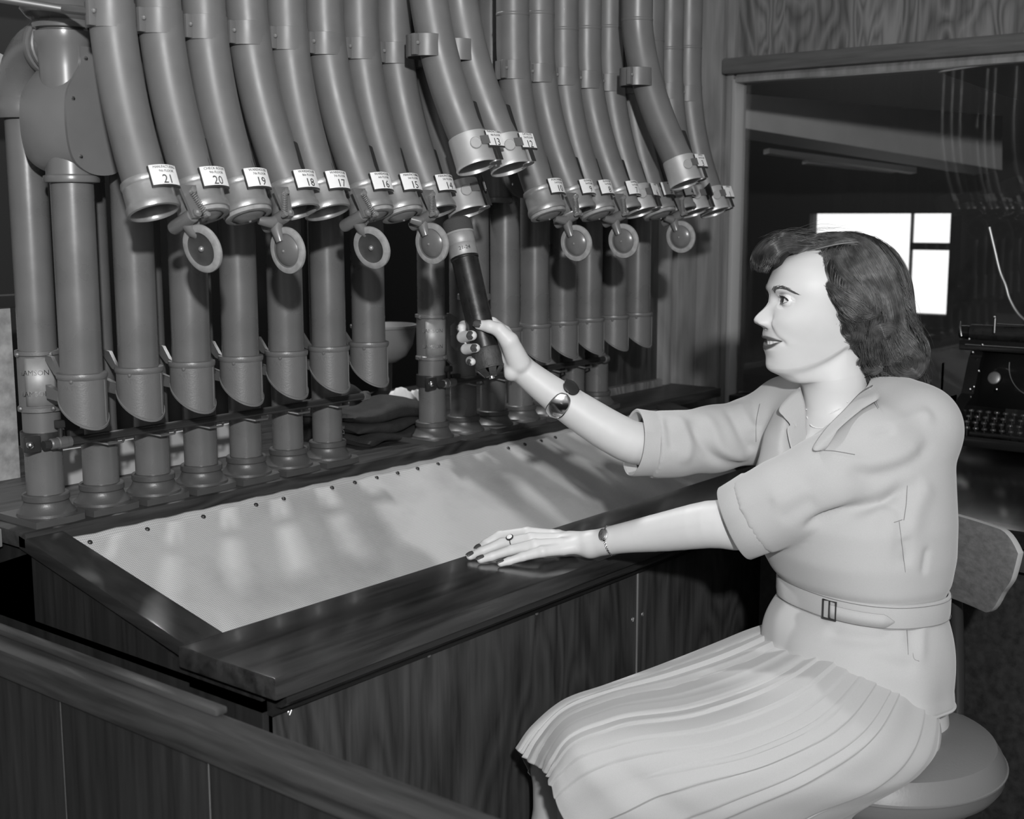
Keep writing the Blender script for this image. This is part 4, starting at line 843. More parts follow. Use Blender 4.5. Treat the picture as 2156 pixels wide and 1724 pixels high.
fr = {'index': [0.0105, 0.0100, 0.0086, 0.0076, 0.0066], 'middle': [0.0108, 0.0102, 0.0088, 0.0078, 0.0066], 'ring': [0.0104, 0.0098, 0.0083, 0.0074, 0.0064], 'pinky': [0.0098, 0.0090, 0.0072, 0.0064, 0.0056]}
prims = [('chain', la, lar, 0.0), ('chain', [lw, onz(1200, 1142, zt+0.027)], [0.0212, 0.0185], 0.0)]
for kx in fing: prims.append(('chain', [lw+(fing[kx][0]-lw)*0.25]+fing[kx], [0.0125]+fr[kx], 0.003))
prims += [('chain', [lw+(onz(1200, 1140, zt+0.022)-lw)*0.4, onz(1175, 1130, zt+0.016), onz(1135, 1124, zt+0.0105), onz(1108, 1122, zt+0.0075)], [0.014, 0.0120, 0.0092, 0.0072], 0.003),
          ('chain', [lw+(onz(1200, 1148, zt+0.02)-lw)*0.3, onz(1190, 1152, zt+0.0185), onz(1150, 1160, zt+0.0175)], [0.017, 0.0145, 0.0120], 0.003)]
lo, hi = box_of([p for f_ in fing.values() for p in f_]+la[2:], 0.045); lo[2] = zt+0.0006-0.002
LV, LQ = hand_arm(prims, lo, hi, 0.0017, 0.0065); body_add(LV, LQ); LN = normals(LV, LQ); LS = Surf(LV, LN)
shl = at(1925, 905, d=1.955); shr = at(1660, 868, d=2.19)
# right arm: raised, hand closed round the carrier
(end11, n11) = ends[11]
c0, c1 = at(960, 463, d=2.118), at(1034, 788, d=2.085); cax = (c1-c0)/np.linalg.norm(c1-c0); CR = 0.0222
wr = at(1097, 776, d=2.10); el = at(1345, 925, d=2.11)
ra_ = [at(1430, 936, d=2.15), at(1345, 934, d=2.12), at(1290, 911, d=2.11), at(1215, 864, d=2.105), at(1150, 818, d=2.10), wr]
rar = [0.036, 0.0355, 0.0345, 0.0315, 0.0262, 0.0220]
ra0 = ra_
ra_ = list(spline(np.array(ra_), 18)); rar = list(spline(np.array(rar)[:, None], 18)[:, 0])
def around(t, ang, r):      # point beside the carrier: t along it, angle from the image-left side, 0 = left, +90 = away from the camera
    c = c0+(c1-c0)*t; l = IL-cax*(IL@cax); l /= np.linalg.norm(l); b = np.cross(cax, l); b = b if b@_f > 0 else -b
    return c+(l*math.cos(math.radians(ang))+b*math.sin(math.radians(ang)))*r
ft = {'index': (0.655, 0.0085), 'middle': (0.735, 0.0098), 'ring': (0.815, 0.0088), 'pinky': (0.885, 0.0074)}
rp = [('chain', ra_, rar, 0.0), ('chain', [wr, at(1085, 760, d=2.105)], [0.0225, 0.022], 0.0)]
tips = {}
for kx, (t, r) in ft.items():
    R0 = CR+r*0.95
    mcp = around(t+(0.10 if kx == 'index' else 0.055), 172, R0+0.008); a1 = around(t+0.012, 130, R0+0.004); a2 = around(t-0.005, 75, R0+0.002); a3 = around(t-0.002, {'index': 32, 'middle': 2, 'ring': -2, 'pinky': 18}[kx], R0+0.0005); a4 = around(t+0.022, {'index': -2, 'middle': -58, 'ring': -60, 'pinky': -28}[kx], R0)
    tips[kx] = (a3, a4, r)
    rp.append(('chain', [wr+(mcp-wr)*0.25, mcp, a1, a2, a3, a4], [0.015, r*1.15, r*1.05, r, r*0.97, r*0.86], 0.002))
tb = [at(1092, 764, d=2.085), at(1072, 718, d=2.066), at(1050, 694, d=2.062), at(1030, 687, d=2.064), at(1008, 684, d=2.068)]
rp += [('chain', tb, [0.0195, 0.0150, 0.0112, 0.0102, 0.0080], 0.003), ('chain', [wr, around(0.83, 180, CR+0.015), around(0.755, 174, CR+0.010)], [0.020, 0.0155, 0.0125], 0.003), ('chain', [wr, around(0.93, 172, CR+0.012)], [0.0195, 0.0150], 0.003), ('chain', [wr, at(1078, 783, d=2.088)], [0.0210, 0.0150], 0.003)]
lo, hi = box_of([c0+(c1-c0)*0.5, c1]+ra_[2:], 0.055)
lo2, h2, P = dgrid(lo, hi, 0.0019); D = None
for kind, *q in rp:
    d = chain(P, q[0], q[1], q[2] if len(q) > 2 else 0.002); D = d if D is None else smin(D, d, 0.0035)
dcar = rcone(P, c0, c1, CR-0.0006, CR-0.0006); D = np.maximum(D, -dcar)
RV, RQ = nets(D, lo2, h2); RV = smooth_mesh(RV, RQ, 2, 0.5); body_add(RV, RQ); RN = normals(RV, RQ); RS = Surf(RV, RN); del P, D, dcar
# legs under the skirt
kn, kf = at(1238, 1620, d=1.81), at(1180, 1600, d=1.96); hn, hf = at(1880, 1540, d=1.93), at(1840, 1500, d=2.12)
an, af = kn+np.array([0.03, 0.02, -0.38]), kf+np.array([0.05, 0.03, -0.36])
lo, h, P = dgrid(*box_of([kn, kf, hn, hf, an, af], 0.10), 0.006)
D = smin(chain(P, [hn, kn, kn+(an-kn)*0.35, an], [0.070, 0.043, 0.044, 0.028], 0.02), chain(P, [hf, kf, kf+(af-kf)*0.35, af], [0.070, 0.043, 0.044, 0.028], 0.02), 0.01)
for a0, sd in ((an, 0), (af, 1)): D = smin(D, chain(P, [a0, a0+(-BF)*0.03+np.array([0, 0, -0.03]), a0+BF*0.13+np.array([0, 0, -0.05])], [0.028, 0.026, 0.022], 0.01), 0.01)
V, Q = nets(D, lo, h); body_add(smooth_mesh(V, Q, 2), Q)
# trunk inside the clothes
tw = at(1815, 1245, d=1.985)
lo, h, P = dgrid(*box_of([HO+np.array([0, 0, -0.18]), (hn+hf)/2, tw], 0.17), 0.009)
D = chain(P, [(hn+hf)/2, tw, HO-BF*0.02+np.array([0, 0, -0.22])], [0.10, 0.085, 0.09], 0.02)
for p, sh_ in ((la, shl), (ra_, shr)): D = smin(D, chain(P, [HO+np.array([0, 0, -0.17]), sh_, p[0]], [0.05, 0.038, 0.034], 0.01), 0.02)
V, Q = nets(D, lo, h); body_add(smooth_mesh(V, Q, 2), Q); del P, D
body = npmesh('body', np.concatenate(bodyV), np.concatenate(bodyQ), M['skin'], person)
for nm_, w_ in (('lips', lipw), ('mouth', mouw)):
    at_ = body.data.attributes.new(nm_, 'FLOAT', 'POINT'); full = np.zeros(len(body.data.vertices), np.float32); full[:len(w_)] = w_; at_.data.foreach_set('value', full)
# nails
def nail(c, d, out, w, l, nm='nail'):
    d = d-out*(d@out); d /= np.linalg.norm(d); s_ = np.cross(out, d); G = np.zeros((9, 7, 3))
    for i, u in enumerate(np.linspace(-1, 1, 9)):
        ww = w*(1-max(0, abs(u)-0.45)**2*1.6)
        for j, v in enumerate(np.linspace(-1, 1, 7)): G[i, j] = c+d*u*l+s_*v*ww+out*(0.0007-v*v*w*0.42-max(0, u)**2*0.0005)
    MB().grid(G).build(nm, M['nail'], person, solid=0.0007, offset=1)
for kx in fing:
    a, b = fing[kx][-2], fing[kx][-1]; d = (b-a)/np.linalg.norm(b-a); o_ = UP-d*(UP@d); o_ /= np.linalg.norm(o_); r = fr[kx][-1]
    side = np.cross(d, o_); o_ = o_*0.93+(TC*0.25); o_ /= np.linalg.norm(o_)
    nail(b+d*0.0005+o_*(r*0.93), d, o_, r*0.74, 0.0062)
for kx in tips:
    a3, a4, r = tips[kx]; d = (a4-a3)/np.linalg.norm(a4-a3); ctr = c0+cax*((a4-c0)@cax); o_ = a4-ctr; o_ /= np.linalg.norm(o_)
    nail(a4+d*0.0005+o_*(r*0.86*0.93), d, o_, r*0.66, 0.0052)
d = (tb[-1]-tb[-2]); d /= np.linalg.norm(d); o_ = TC*0.9+UP*0.35; o_ -= d*(o_@d); o_ /= np.linalg.norm(o_); nail(tb[-1]+d*0.001+o_*0.0076, d, o_, 0.0060, 0.0068)
# eyes, lashes, brows, teeth
for sd in (1, -1):
    ec = hw(np.array([[EXc, EY*sd, EZ]]))[0]
    e = MB().sphere(ec, ER, 28).build('eyeball', M['eyewhite'], person)
    gz = HF*0.985+HL*(-0.06)+UP*0.14; gz /= np.linalg.norm(gz)
    MB().lathe([(0.0001, ER+0.0009), (0.0030, ER+0.0006), (0.0060, ER*0.885+0.0004), (0.0062, ER*0.87)], ec, gz, 24).build('iris', M['iris'], e)
    tl = np.linspace(-0.97, 1.0, 26); up_ = []
    for t in tl:
        ly = sd*(EY+t*(0.0140 if t < 0 else 0.0131)*0.985); lz = 0.0066*max(0, 1-t*t)**0.55+0.0004*t
        xq = EXc+math.sqrt(max((ER+0.0017)**2-(ly-sd*EY)**2-lz**2, 0)); up_.append((xq, ly, EZ+lz))
    up_ = np.array(up_); out = up_+np.array([0.0042, 0, 0.0012])+np.stack([0*tl, sd*0.0022*np.clip(tl, 0, 1), 0.0012*np.abs(tl)], -1)
    MB().grid(np.stack([hw(up_), hw(up_*0.5+out*0.5+np.array([0, 0, -0.0006])), hw(out)])).sweep(hw(up_), [0.0004+0.0004*min(1, k/8) for k in range(26)], 6).build('eyelashes', M['lash'], person)
    lo_ = np.array([(EXc+math.sqrt(max((ER+0.0016)**2-(t*0.0122)**2-0.0044**2, 0)), sd*(EY+t*0.0128), EZ-0.0050*max(0, 1-t*t)**0.7+0.0004*t) for t in np.linspace(-0.9, 0.95, 16)])
    MB().grid(np.stack([hw(lo_), hw(lo_+np.array([0.0009, 0, -0.0007]))])).sweep(hw(lo_), 0.00030, 5).build('lower_lashes', M['lash'], person)
    # eyebrow: short hairs lying along the arch, following the skin
    mb = MB(); bpx = [(0.0165, iz(616)), (0.022, iz(610)), (0.032, iz(606)), (0.041, iz(609)), (0.0485, iz(616))]; BP = spline(np.array(bpx), 60)
    HX = ALL[nr:]; fx2 = HX[..., 0].ravel(); fy2 = HX[..., 1].ravel(); fz2 = HX[..., 2].ravel(); mfront = fx2 > 0.02
    fx2, fy2, fz2 = fx2[mfront], fy2[mfront], fz2[mfront]
    def onface(y, z): i = np.argmin((fy2-y)**2+(fz2-z)**2); return fx2[i]
    for q in range(150):
        t = random.random(); k = int(t*58); y0, z0 = BP[k]; dy, dz = BP[k+1]-BP[k]; l = math.hypot(dy, dz); dy, dz = dy/l, dz/l
        wv = 0.0026*(1-t)**0.6+0.0007; off = random.uniform(-1, 1)*wv; y0 -= dz*off; z0 += dy*off; ln = random.uniform(0.004, 0.007); an_ = random.uniform(-0.1, 0.45)*(1-t)
        y1, z1 = y0+(dy*math.cos(an_)-dz*math.sin(an_))*ln, z0+(dz*math.cos(an_)+dy*math.sin(an_))*ln
        A_ = [np.array((onface(sd*yy, zz)+0.0006, sd*yy, zz)) for yy, zz in ((y0, z0), ((y0+y1)/2, (z0+z1)/2), (y1, z1))]
        mb.sweep(hw(np.array(A_)), [0.00032, 0.00034, 0.0001], 4, False)
    o = mb.build('eyebrow', M['brow'], person); o['kind'] = 'stuff'
G = []
for yv in np.linspace(-0.027, 0.027, 55):
    xq = ix(1607.5)-0.0005-(abs(yv)/0.030)**2.0*0.0205; tooth = abs(math.sin((yv+0.0041)/0.0082*pi))**0.35
    G.append([(xq-0.0025+0.0022*tooth, yv, iz(722)+0.009), (xq-0.0018+0.0020*tooth, yv, iz(722)+0.002), (xq-0.0018+0.0016*tooth, yv, iz(722)-0.0035-0.0006*tooth), (xq-0.006, yv, iz(722)-0.0035)])
MB().grid(hw(np.array(G))).build('teeth', M['teeth'], person)
# ================================================================== blouse (distance field with drawn folds)
def ring_loft(P, zs, cs, as_, bs):
    """upright body of elliptical slices: centres, half depth along BF, half width along BS"""
    z = P[..., 2]; cx = np.interp(z, zs, [c[0] for c in cs]).astype(np.float32); cy = np.interp(z, zs, [c[1] for c in cs]).astype(np.float32)
    a = np.interp(z, zs, as_).astype(np.float32); b = np.interp(z, zs, bs).astype(np.float32)
    dx = P[..., 0]-cx; dy = P[..., 1]-cy; u = (dx*BF[0]+dy*BF[1])/a; v = (dx*BS[0]+dy*BS[1])/b
    r = (np.abs(u)**2.3+np.abs(v)**2.3)**(1/2.3); d = (r-1)*np.minimum(a, b)
    return np.maximum(d, np.maximum(zs[0]-z, z-zs[-1]))
SL = [(1438, 1800, 1.985, 0.124, 0.160), (1340, 1808, 1.985, 0.118, 0.152), (1262, 1813, 1.985, 0.104, 0.130), (1232, 1813, 1.985, 0.104, 0.130), (1205, 1808, 1.985, 0.118, 0.142), (1150, 1798, 1.99, 0.132, 0.156), (1080, 1795, 1.99, 0.135, 0.160), (1000, 1797, 2.0, 0.128, 0.160), (930, 1802, 2.01, 0.118, 0.160), (880, 1808, 2.02, 0.104, 0.150), (840, 1806, 2.03, 0.082, 0.115), (815, 1800, 2.04, 0.062, 0.075)]
zs, cs, as_, bs = [], [], [], []
for y, x, d, a, b in SL: p = at(x, y, d=d); zs.append(p[2]); cs.append(p); as_.append(a); bs.append(b)
BELT = at(1813, 1246, d=1.985)
top_i = 3
allp = [at(1330, 930, d=2.12), at(1560, 1110, d=1.93), at(1985, 900, d=1.9), at(1600, 800, d=2.25)]
lo, hi = box_of(allp+cs[2:], 0.075); lo[2] = BELT[2]-0.004
lo2, h2, P = dgrid(lo, hi, 0.0042)
D = ring_loft(P, zs[2:], cs[2:], as_[2:], bs[2:])
# yoke; open neck: a wedge cut down the front, hollow round the neck
D = smin(D, chain(P, [at(1760, 868, d=2.06), at(1860, 862, d=2.03), shl], [0.055, 0.058, 0.056], 0.02), 0.02)
D = smin(D, chain(P, [at(1760, 868, d=2.09), at(1720, 866, d=2.13), shr], [0.052, 0.054, 0.054], 0.02), 0.02)
vb = at(1706, 962, d=2.02); q = P-vb; fw_ = q@BF.astype(np.float32); sw_ = q@(BS.astype(np.float32)); zz = q[..., 2]
wedge = np.abs(sw_-0.016)-np.clip(zz, 0, None)*0.80; wedge = np.maximum(wedge, -zz); wedge = np.maximum(wedge, -(fw_+0.085))
D = np.maximum(D, -wedge*0.8)
neck = HO+HF*(-0.014)
D = np.maximum(D, -rcone(P, neck+np.array([0, 0, -0.10]), neck+np.array([0, 0, 0.02]), 0.060, 0.066))
lc0, lc1 = at(1606, 1074, d=1.925), at(1552, 1100, d=1.942); rc0, rc1 = at(1392, 936, d=2.13), at(1335, 932, d=2.122)
def cutp(c, ax): ax = ax/np.linalg.norm(ax); return (P-np.asarray(c, np.float32))@ax.astype(np.float32)
lsl = [at(1885, 880, d=1.985), shl, at(1840, 965, d=1.92), at(1740, 1015, d=1.905), at(1650, 1055, d=1.915), at(1590, 1084, d=1.93), at(1500, 1110, d=1.95)]
D = smin(D, np.maximum(chain(P, lsl, [0.064, 0.067, 0.070, 0.065, 0.0600, 0.0565, 0.05], 0.02), cutp(lc0+(lc1-lc0)*0.35, lc1-lc0)), 0.012)
rsl = [at(1720, 868, d=2.13), shr, at(1590, 905, d=2.18), at(1500, 925, d=2.155), at(1420, 935, d=2.135), at(1372, 936, d=2.125), at(1290, 930, d=2.12)]
D = smin(D, np.maximum(chain(P, rsl, [0.053, 0.055, 0.054, 0.0525, 0.0510, 0.0500, 0.049], 0.02), cutp(rc0+(rc1-rc0)*0.35, rc1-rc0)), 0.026)
BV, BQ = nets(D, lo2, h2); BV = smooth_mesh(BV, BQ, 3, 0.5); BN = normals(BV, BQ); BSf = Surf(BV, BN); del P, D, q, wedge, fw_, sw_, zz
def L_(pts, n=40): return BSf.line(pts, n)
folds = [
 # left (near) sleeve: shoulder seam, long drag folds, crease above the cuff
 (L_([(1780, 985), (1830, 1000), (1880, 990), (1930, 965), (1965, 925)]), -0.0055, 0.012), (L_([(1765, 960), (1830, 975), (1900, 962), (1950, 925)]), 0.0045, 0.014),
 (L_([(1870, 905), (1920, 888), (1965, 868)]), 0.006, 0.012), (L_([(1830, 915), (1900, 898), (1955, 880)]), -0.004, 0.009),
 (L_([(1920, 1015), (1880, 1045), (1830, 1065), (1760, 1085), (1690, 1110)]), -0.007, 0.012), 
 (L_([(1720, 1050), (1680, 1072), (1640, 1098)]), -0.003, 0.012), (L_([(1700, 1020), (1660, 1044), (1620, 1052)]), 0.003, 0.012),
 # right sleeve wrinkles
 (L_([(1425, 868), (1440, 900), (1450, 940), (1440, 980)]), 0.0055, 0.010), (L_([(1405, 872), (1412, 910), (1418, 950)]), -0.005, 0.008), (L_([(1475, 862), (1500, 900), (1515, 940), (1545, 962), (1580, 968)]), 0.006, 0.011), (L_([(1458, 880), (1470, 920), (1495, 955), (1530, 975), (1575, 985)]), -0.007, 0.010),
 (L_([(1530, 850), (1550, 890), (1570, 930), (1592, 950)]), -0.006, 0.010), (L_([(1550, 840), (1572, 880), (1590, 910)]), 0.005, 0.010), (L_([(1565, 825), (1590, 850), (1592, 900)]), -0.0045, 0.008),
 # body: folds under the arm and above the belt
 (L_([(1900, 1040), (1870, 1080), (1850, 1120)]), -0.003, 0.012), (L_([(1960, 1010), (1930, 1070), (1915, 1130)]), 0.004, 0.016), (L_([(1940, 1000), (1910, 1060), (1895, 1130), (1890, 1200)]), -0.003, 0.010),
 (L_([(1905, 1130), (1912, 1160), (1905, 1190)]), -0.005, 0.008), (L_([(1850, 1055), (1880, 1065), (1905, 1085)]), -0.003, 0.007),
 (L_([(1906, 1030), (1860, 1053), (1800, 1073), (1740, 1092), (1690, 1114)]), -0.009, 0.0075),
 (L_([(1955, 1150), (1948, 1185), (1945, 1210)]), -0.004, 0.006)]
BV = crease(BV, BN, folds); BV = smooth_mesh(BV, BQ, 1, 0.5); BN = normals(BV, BQ); BSf = Surf(BV, BN)
# peplum below the belt, to the hem lying on the lap
nu, nv = 160, 26; G = np.zeros((nv, nu, 3)); ang = np.linspace(0, 2*pi, nu, endpoint=False)
cb = BELT-UP*0.012; cfr = BF[:2]
hem_c = at(1803, 1385, d=1.985)
for i, v in enumerate(np.linspace(0, 1, nv)):
    for j, u in enumerate(ang):
        f_, s_ = math.cos(u), math.sin(u)
        a0, b0 = 0.1045, 0.1305; a1, b1 = 0.122+0.016*max(0, f_)**2, 0.156
        zt_ = -0.0; zb_ = -0.118+0.050*max(0, f_)**1.3-0.012*max(0, s_)-0.012*max(0, -f_)
        e = v**0.75; a2, b2 = a0+(a1-a0)*e+0.006*math.sin(pi*min(1, v*1.2)), b0+(b1-b0)*e+0.006*math.sin(pi*min(1, v*1.2))
        rip = 0.0025*v*math.sin(u*9+1)+0.002*v*math.sin(u*5)
        rr_ = 1/(abs(f_)**2.3+abs(s_)**2.3)**(1/2.3)
        c_ = cb*(1-v)+np.array([hem_c[0], hem_c[1], cb[2]])*v
        G[i, j] = c_+BF*(f_*rr_*(a2+rip))+BS*(s_*rr_*(b2+rip))+UP*(zb_*v)
GP = G.copy(); PV = G.reshape(-1, 3)
ii, jj = np.meshgrid(np.arange(nv-1), np.arange(nu), indexing='ij'); PQ = np.stack([(ii*nu+jj).ravel(), ((ii+1)*nu+jj).ravel(), ((ii+1)*nu+(jj+1) % nu).ravel(), (ii*nu+(jj+1) % nu).ravel()], 1)
if True:
    PN = normals(PV, PQ); c_ = PV-np.array([cb[0], cb[1], 0])*np.array([1, 1, 0]); PS = Surf(PV, PN)
    Lp = lambda pts: PS.line(pts, 30)
    PV = crease(PV, PN, [(Lp([(1735, 1325), (1780, 1340), (1850, 1345), (1890, 1335)]), -0.006, 0.012), (Lp([(1740, 1300), (1800, 1318), (1870, 1318)]), 0.005, 0.014), (Lp([(1905, 1270), (1918, 1310), (1915, 1370)]), -0.003, 0.007), (Lp([(1935, 1265), (1942, 1320), (1938, 1400)]), 0.003, 0.008), (Lp([(1830, 1380), (1880, 1400), (1930, 1405)]), -0.0035, 0.010)])
blouse = npmesh('blouse', np.concatenate([BV, PV]), np.concatenate([BQ, PQ+len(BV)]), M['blouse'], person)
m = blouse.modifiers.new('solid', 'SOLIDIFY'); m.thickness = 0.0012; m.offset = 0
def hemband(loop, wd, th_, name):
    pass
# peplum hem roll
MB().sweep(np.vstack([PV[-nu:], PV[-nu:][:1]]), 0.0022, 6, False).build('hem', M['blouse'], blouse)
# belt
def ellp(u, da, db, dz, c=BELT):
    f_, s_ = math.cos(u), math.sin(u); rr_ = 1/(abs(f_)**2.3+abs(s_)**2.3)**(1/2.3); return c+BF*(f_*rr_*(0.104+da))+BS*(s_*rr_*(0.130+db))+UP*dz
G = []
for u in np.linspace(0, 2*pi, 120, endpoint=False):
    tl_ = 0.004*math.cos(u)
    G.append([ellp(u, o1, o1, z1+tl_) for o1, z1 in ((0.004, -0.0185), (0.0075, -0.0175), (0.0085, -0.010), (0.0085, 0.010), (0.0075, 0.0175), (0.004, 0.0185))])
belt = MB().grid(np.array(G), wrap_u=True).build('belt', M['blouse'], person)
for dz in (-0.0155, 0.0155): MB().sweep([ellp(u, 0.0089, 0.0089, dz+0.004*math.cos(u)) for u in np.linspace(-0.6, 2.6, 90)], 0.0005, 4).build('stitching', M['seam'], belt)
u0 = 0.38
bc = ellp(u0, 0.011, 0.011, 0.002); bt = ellp(u0+0.06, 0.011, 0.011, 0.002)-bc; bt /= np.linalg.norm(bt); bo = np.cross(bt, UP); bo = bo if bo@TC > 0 else -bo
rect = [bc+bt*x+UP*y for x, y in ((-0.011, -0.014), (0.011, -0.014), (0.011, 0.014), (-0.011, 0.014), (-0.011, -0.014), (0.011, -0.014))]
MB().sweep(rect, 0.0015, 8).sweep([bc+bt*0.0-UP*0.014, bc+bt*0.0+UP*0.014], 0.0012, 8).build('buckle', M['dark'], belt)
tg = [ellp(u, 0.0105, 0.0105, 0.0) for u in np.linspace(u0, u0+0.72, 24)]
Gt = [[p-UP*w_+np.array([0, 0, -0.003*k/24]), p+UP*w_+np.array([0, 0, -0.003*k/24])] for k, (p, w_) in enumerate(zip(tg, [0.010]*20+[0.0085, 0.006, 0.003, 0.0004]))]
MB().grid(np.array(Gt)).build('belt_tongue', M['blouse'], belt, solid=0.0015, offset=0)
MB().sweep([g[0] for g in Gt]+[g[1] for g in Gt[::-1]], 0.0004, 4).build('tongue_edge', M['seam'], belt)
# rolled cuffs
def cuff(c, ax, up_, r0, r1, ln, wave, name):
    ax = ax/np.linalg.norm(ax); up_ = up_-ax*(up_@ax); up_ /= np.linalg.norm(up_); sd = np.cross(ax, up_); G = []
    for u in np.linspace(0, 2*pi, 64, endpoint=False):
        e = 1+wave*math.sin(u*2+0.6)+wave*0.5*math.sin(u*3); col = []
        for t, k in ((0.0, 0.90), (0.02, 0.99), (0.10, 1.02), (0.5, 1.02), (0.95, 1.03), (1.0, 1.0), (0.97, 0.93), (0.6, 0.90)):
            r = (r0+(r1-r0)*t)*k*e; col.append(c+ax*(ln*t*(1+0.10*math.cos(u-2.2)))+(up_*math.cos(u)+sd*math.sin(u))*r)
        G.append(col)
    return MB().grid(np.array(G), wrap_u=True).build(name, M['blouse'], person)
cuff(at(1606, 1074, d=1.925), at(1552, 1100, d=1.942)-at(1606, 1074, d=1.925), UP, 0.061, 0.056, 0.050, 0.03, 'left_cuff')
cuff(at(1392, 936, d=2.13), at(1335, 932, d=2.122)-at(1392, 936, d=2.13), UP, 0.0515, 0.0535, 0.048, 0.03, 'right_cuff')
# collar and lapels: flat pieces laid over the chest
def laid(outline, name, lift, n=14, th_=0.0016):
    """a cloth piece whose outline is drawn, filled as a fan and laid over a smooth fit of the chest"""
    O_ = np.array(outline, float); c_ = O_.mean(0); ring = spline(np.vstack([O_, O_[:1]]), 72)[:-1]; pts = []
    for t in (1.0, 0.85, 0.65, 0.4, 0.2):
        for p in ring[::2]:
            q_ = c_+(p-c_)*t; m = np.where((abs(BSf.x-q_[0]) < 6) & (abs(BSf.y-q_[1]) < 6))[0]
            if len(m): pts.append((q_[0]-c_[0], q_[1]-c_[1], BSf.z[m].min()))
    pts = np.array(pts); md = np.median(pts[:, 2]); pts = pts[abs(pts[:, 2]-md) < 0.035]
    for _ in range(3):
        A_ = np.stack([np.ones(len(pts)), pts[:, 0], pts[:, 1], pts[:, 0]**2, pts[:, 0]*pts[:, 1], pts[:, 1]**2], 1); co = np.linalg.lstsq(A_, pts[:, 2], rcond=None)[0]; er = pts[:, 2]-A_@co; pts = pts[abs(er) < max(0.003, 2*er.std())]
    G = []
    for t in np.linspace(1, 0.0, 8):
        row = []
        for p in ring:
            x_, y_ = (p-c_)*t; d_ = co@np.array([1, x_, y_, x_*x_, x_*y_, y_*y_]); row.append(at(c_[0]+x_, c_[1]+y_, d=d_-lift))
        G.append(row)
    return MB().grid(np.array(G), wrap_v=True).build(name, M['blouse'], blouse, solid=th_, offset=1)
laid([(1684, 815), (1660, 835), (1640, 862), (1650, 878), (1663, 894), (1657, 905), (1664, 940), (1676, 972), (1690, 962), (1700, 945), (1697, 900), (1694, 855)], 'lapel', 0.006)
laid([(1838, 812), (1852, 836), (1815, 862), (1770, 900), (1742, 932), (1736, 946), (1712, 946), (1738, 905), (1780, 862), (1812, 828)], 'collar', 0.006)
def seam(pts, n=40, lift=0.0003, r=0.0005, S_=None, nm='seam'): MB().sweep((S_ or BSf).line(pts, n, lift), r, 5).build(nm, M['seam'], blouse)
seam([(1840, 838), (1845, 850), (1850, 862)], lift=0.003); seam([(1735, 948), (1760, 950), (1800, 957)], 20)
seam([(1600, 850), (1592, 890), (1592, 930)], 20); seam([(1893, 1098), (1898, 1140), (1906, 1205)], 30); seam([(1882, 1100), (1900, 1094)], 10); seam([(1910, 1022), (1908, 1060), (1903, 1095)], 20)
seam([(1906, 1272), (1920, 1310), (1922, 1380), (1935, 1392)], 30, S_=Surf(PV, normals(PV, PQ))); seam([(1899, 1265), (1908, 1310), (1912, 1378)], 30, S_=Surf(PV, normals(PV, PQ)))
# ================================================================== pleated skirt
M['skirt'] = plain('skirt_wool', 0.42, 0.9, spec=0.1, var=0.05, scale=900, bump=0.12, bscale=1200, sheen=0.25)
GC = [
 [(1640, 1330, 2.16), (1500, 1400, 2.13), (1350, 1455, 2.09), (1220, 1505, 2.04), (1140, 1560, 2.00), (1118, 1620, 1.99), (1120, 1640, 1.99)],
 [(1632, 1306, 2.10), (1520, 1352, 2.045), (1400, 1397, 2.00), (1280, 1439, 1.955), (1185, 1474, 1.915), (1122, 1530, 1.895), (1090, 1580, 1.89)],
 [(1690, 1315, 2.02), (1560, 1380, 1.94), (1420, 1428, 1.90), (1285, 1462, 1.865), (1190, 1505, 1.84), (1140, 1560, 1.835), (1114, 1604, 1.84)],
 [(1755, 1325, 1.97), (1610, 1415, 1.865), (1450, 1474, 1.82), (1300, 1500, 1.785), (1200, 1540, 1.765), (1158, 1590, 1.77), (1142, 1622, 1.78)],
 [(1815, 1345, 1.93), (1680, 1460, 1.80), (1500, 1530, 1.755), (1330, 1555, 1.735), (1225, 1590, 1.73), (1178, 1630, 1.74), (1160, 1655, 1.75)],
 [(1868, 1365, 1.915), (1760, 1505, 1.765), (1600, 1590, 1.725), (1420, 1635, 1.715), (1300, 1675, 1.72), (1225, 1715, 1.735), (1195, 1735, 1.745)],
 [(1918, 1385, 1.92), (1840, 1535, 1.765), (1710, 1630, 1.73), (1560, 1695, 1.725), (1430, 1750, 1.735), (1330, 1800, 1.75), (1285, 1825, 1.76)],
 [(1952, 1400, 1.935), (1928, 1555, 1.80), (1850, 1650, 1.76), (1700, 1715, 1.755), (1580, 1785, 1.765), (1460, 1850, 1.78), (1400, 1880, 1.79)],
 [(1970, 1405, 1.97), (1976, 1550, 1.85), (1942, 1628, 1.81), (1845, 1690, 1.80), (1740, 1745, 1.81), (1640, 1830, 1.83), (1600, 1870, 1.84)],
 [(1968, 1405, 2.03), (1978, 1550, 1.95), (1950, 1610, 1.93), (1880, 1660, 1.91), (1800, 1740, 1.91), (1720, 1830, 1.92), (1690, 1870, 1.93)],
 [(1975, 1445, 2.06), (1965, 1550, 2.05), (1930, 1610, 2.04), (1860, 1660, 2.03), (1780, 1740, 2.03), (1700, 1830, 2.04), (1670, 1870, 2.05)]]
nvv, nuu = 90, 440
gc = np.array([spline(np.array([at(*q[:2], d=q[2]) for q in g]), nvv) for g in GC])
sk = np.zeros((nuu, nvv, 3))
for k in range(nvv): sk[:, k] = spline(gc[:, k], nuu)
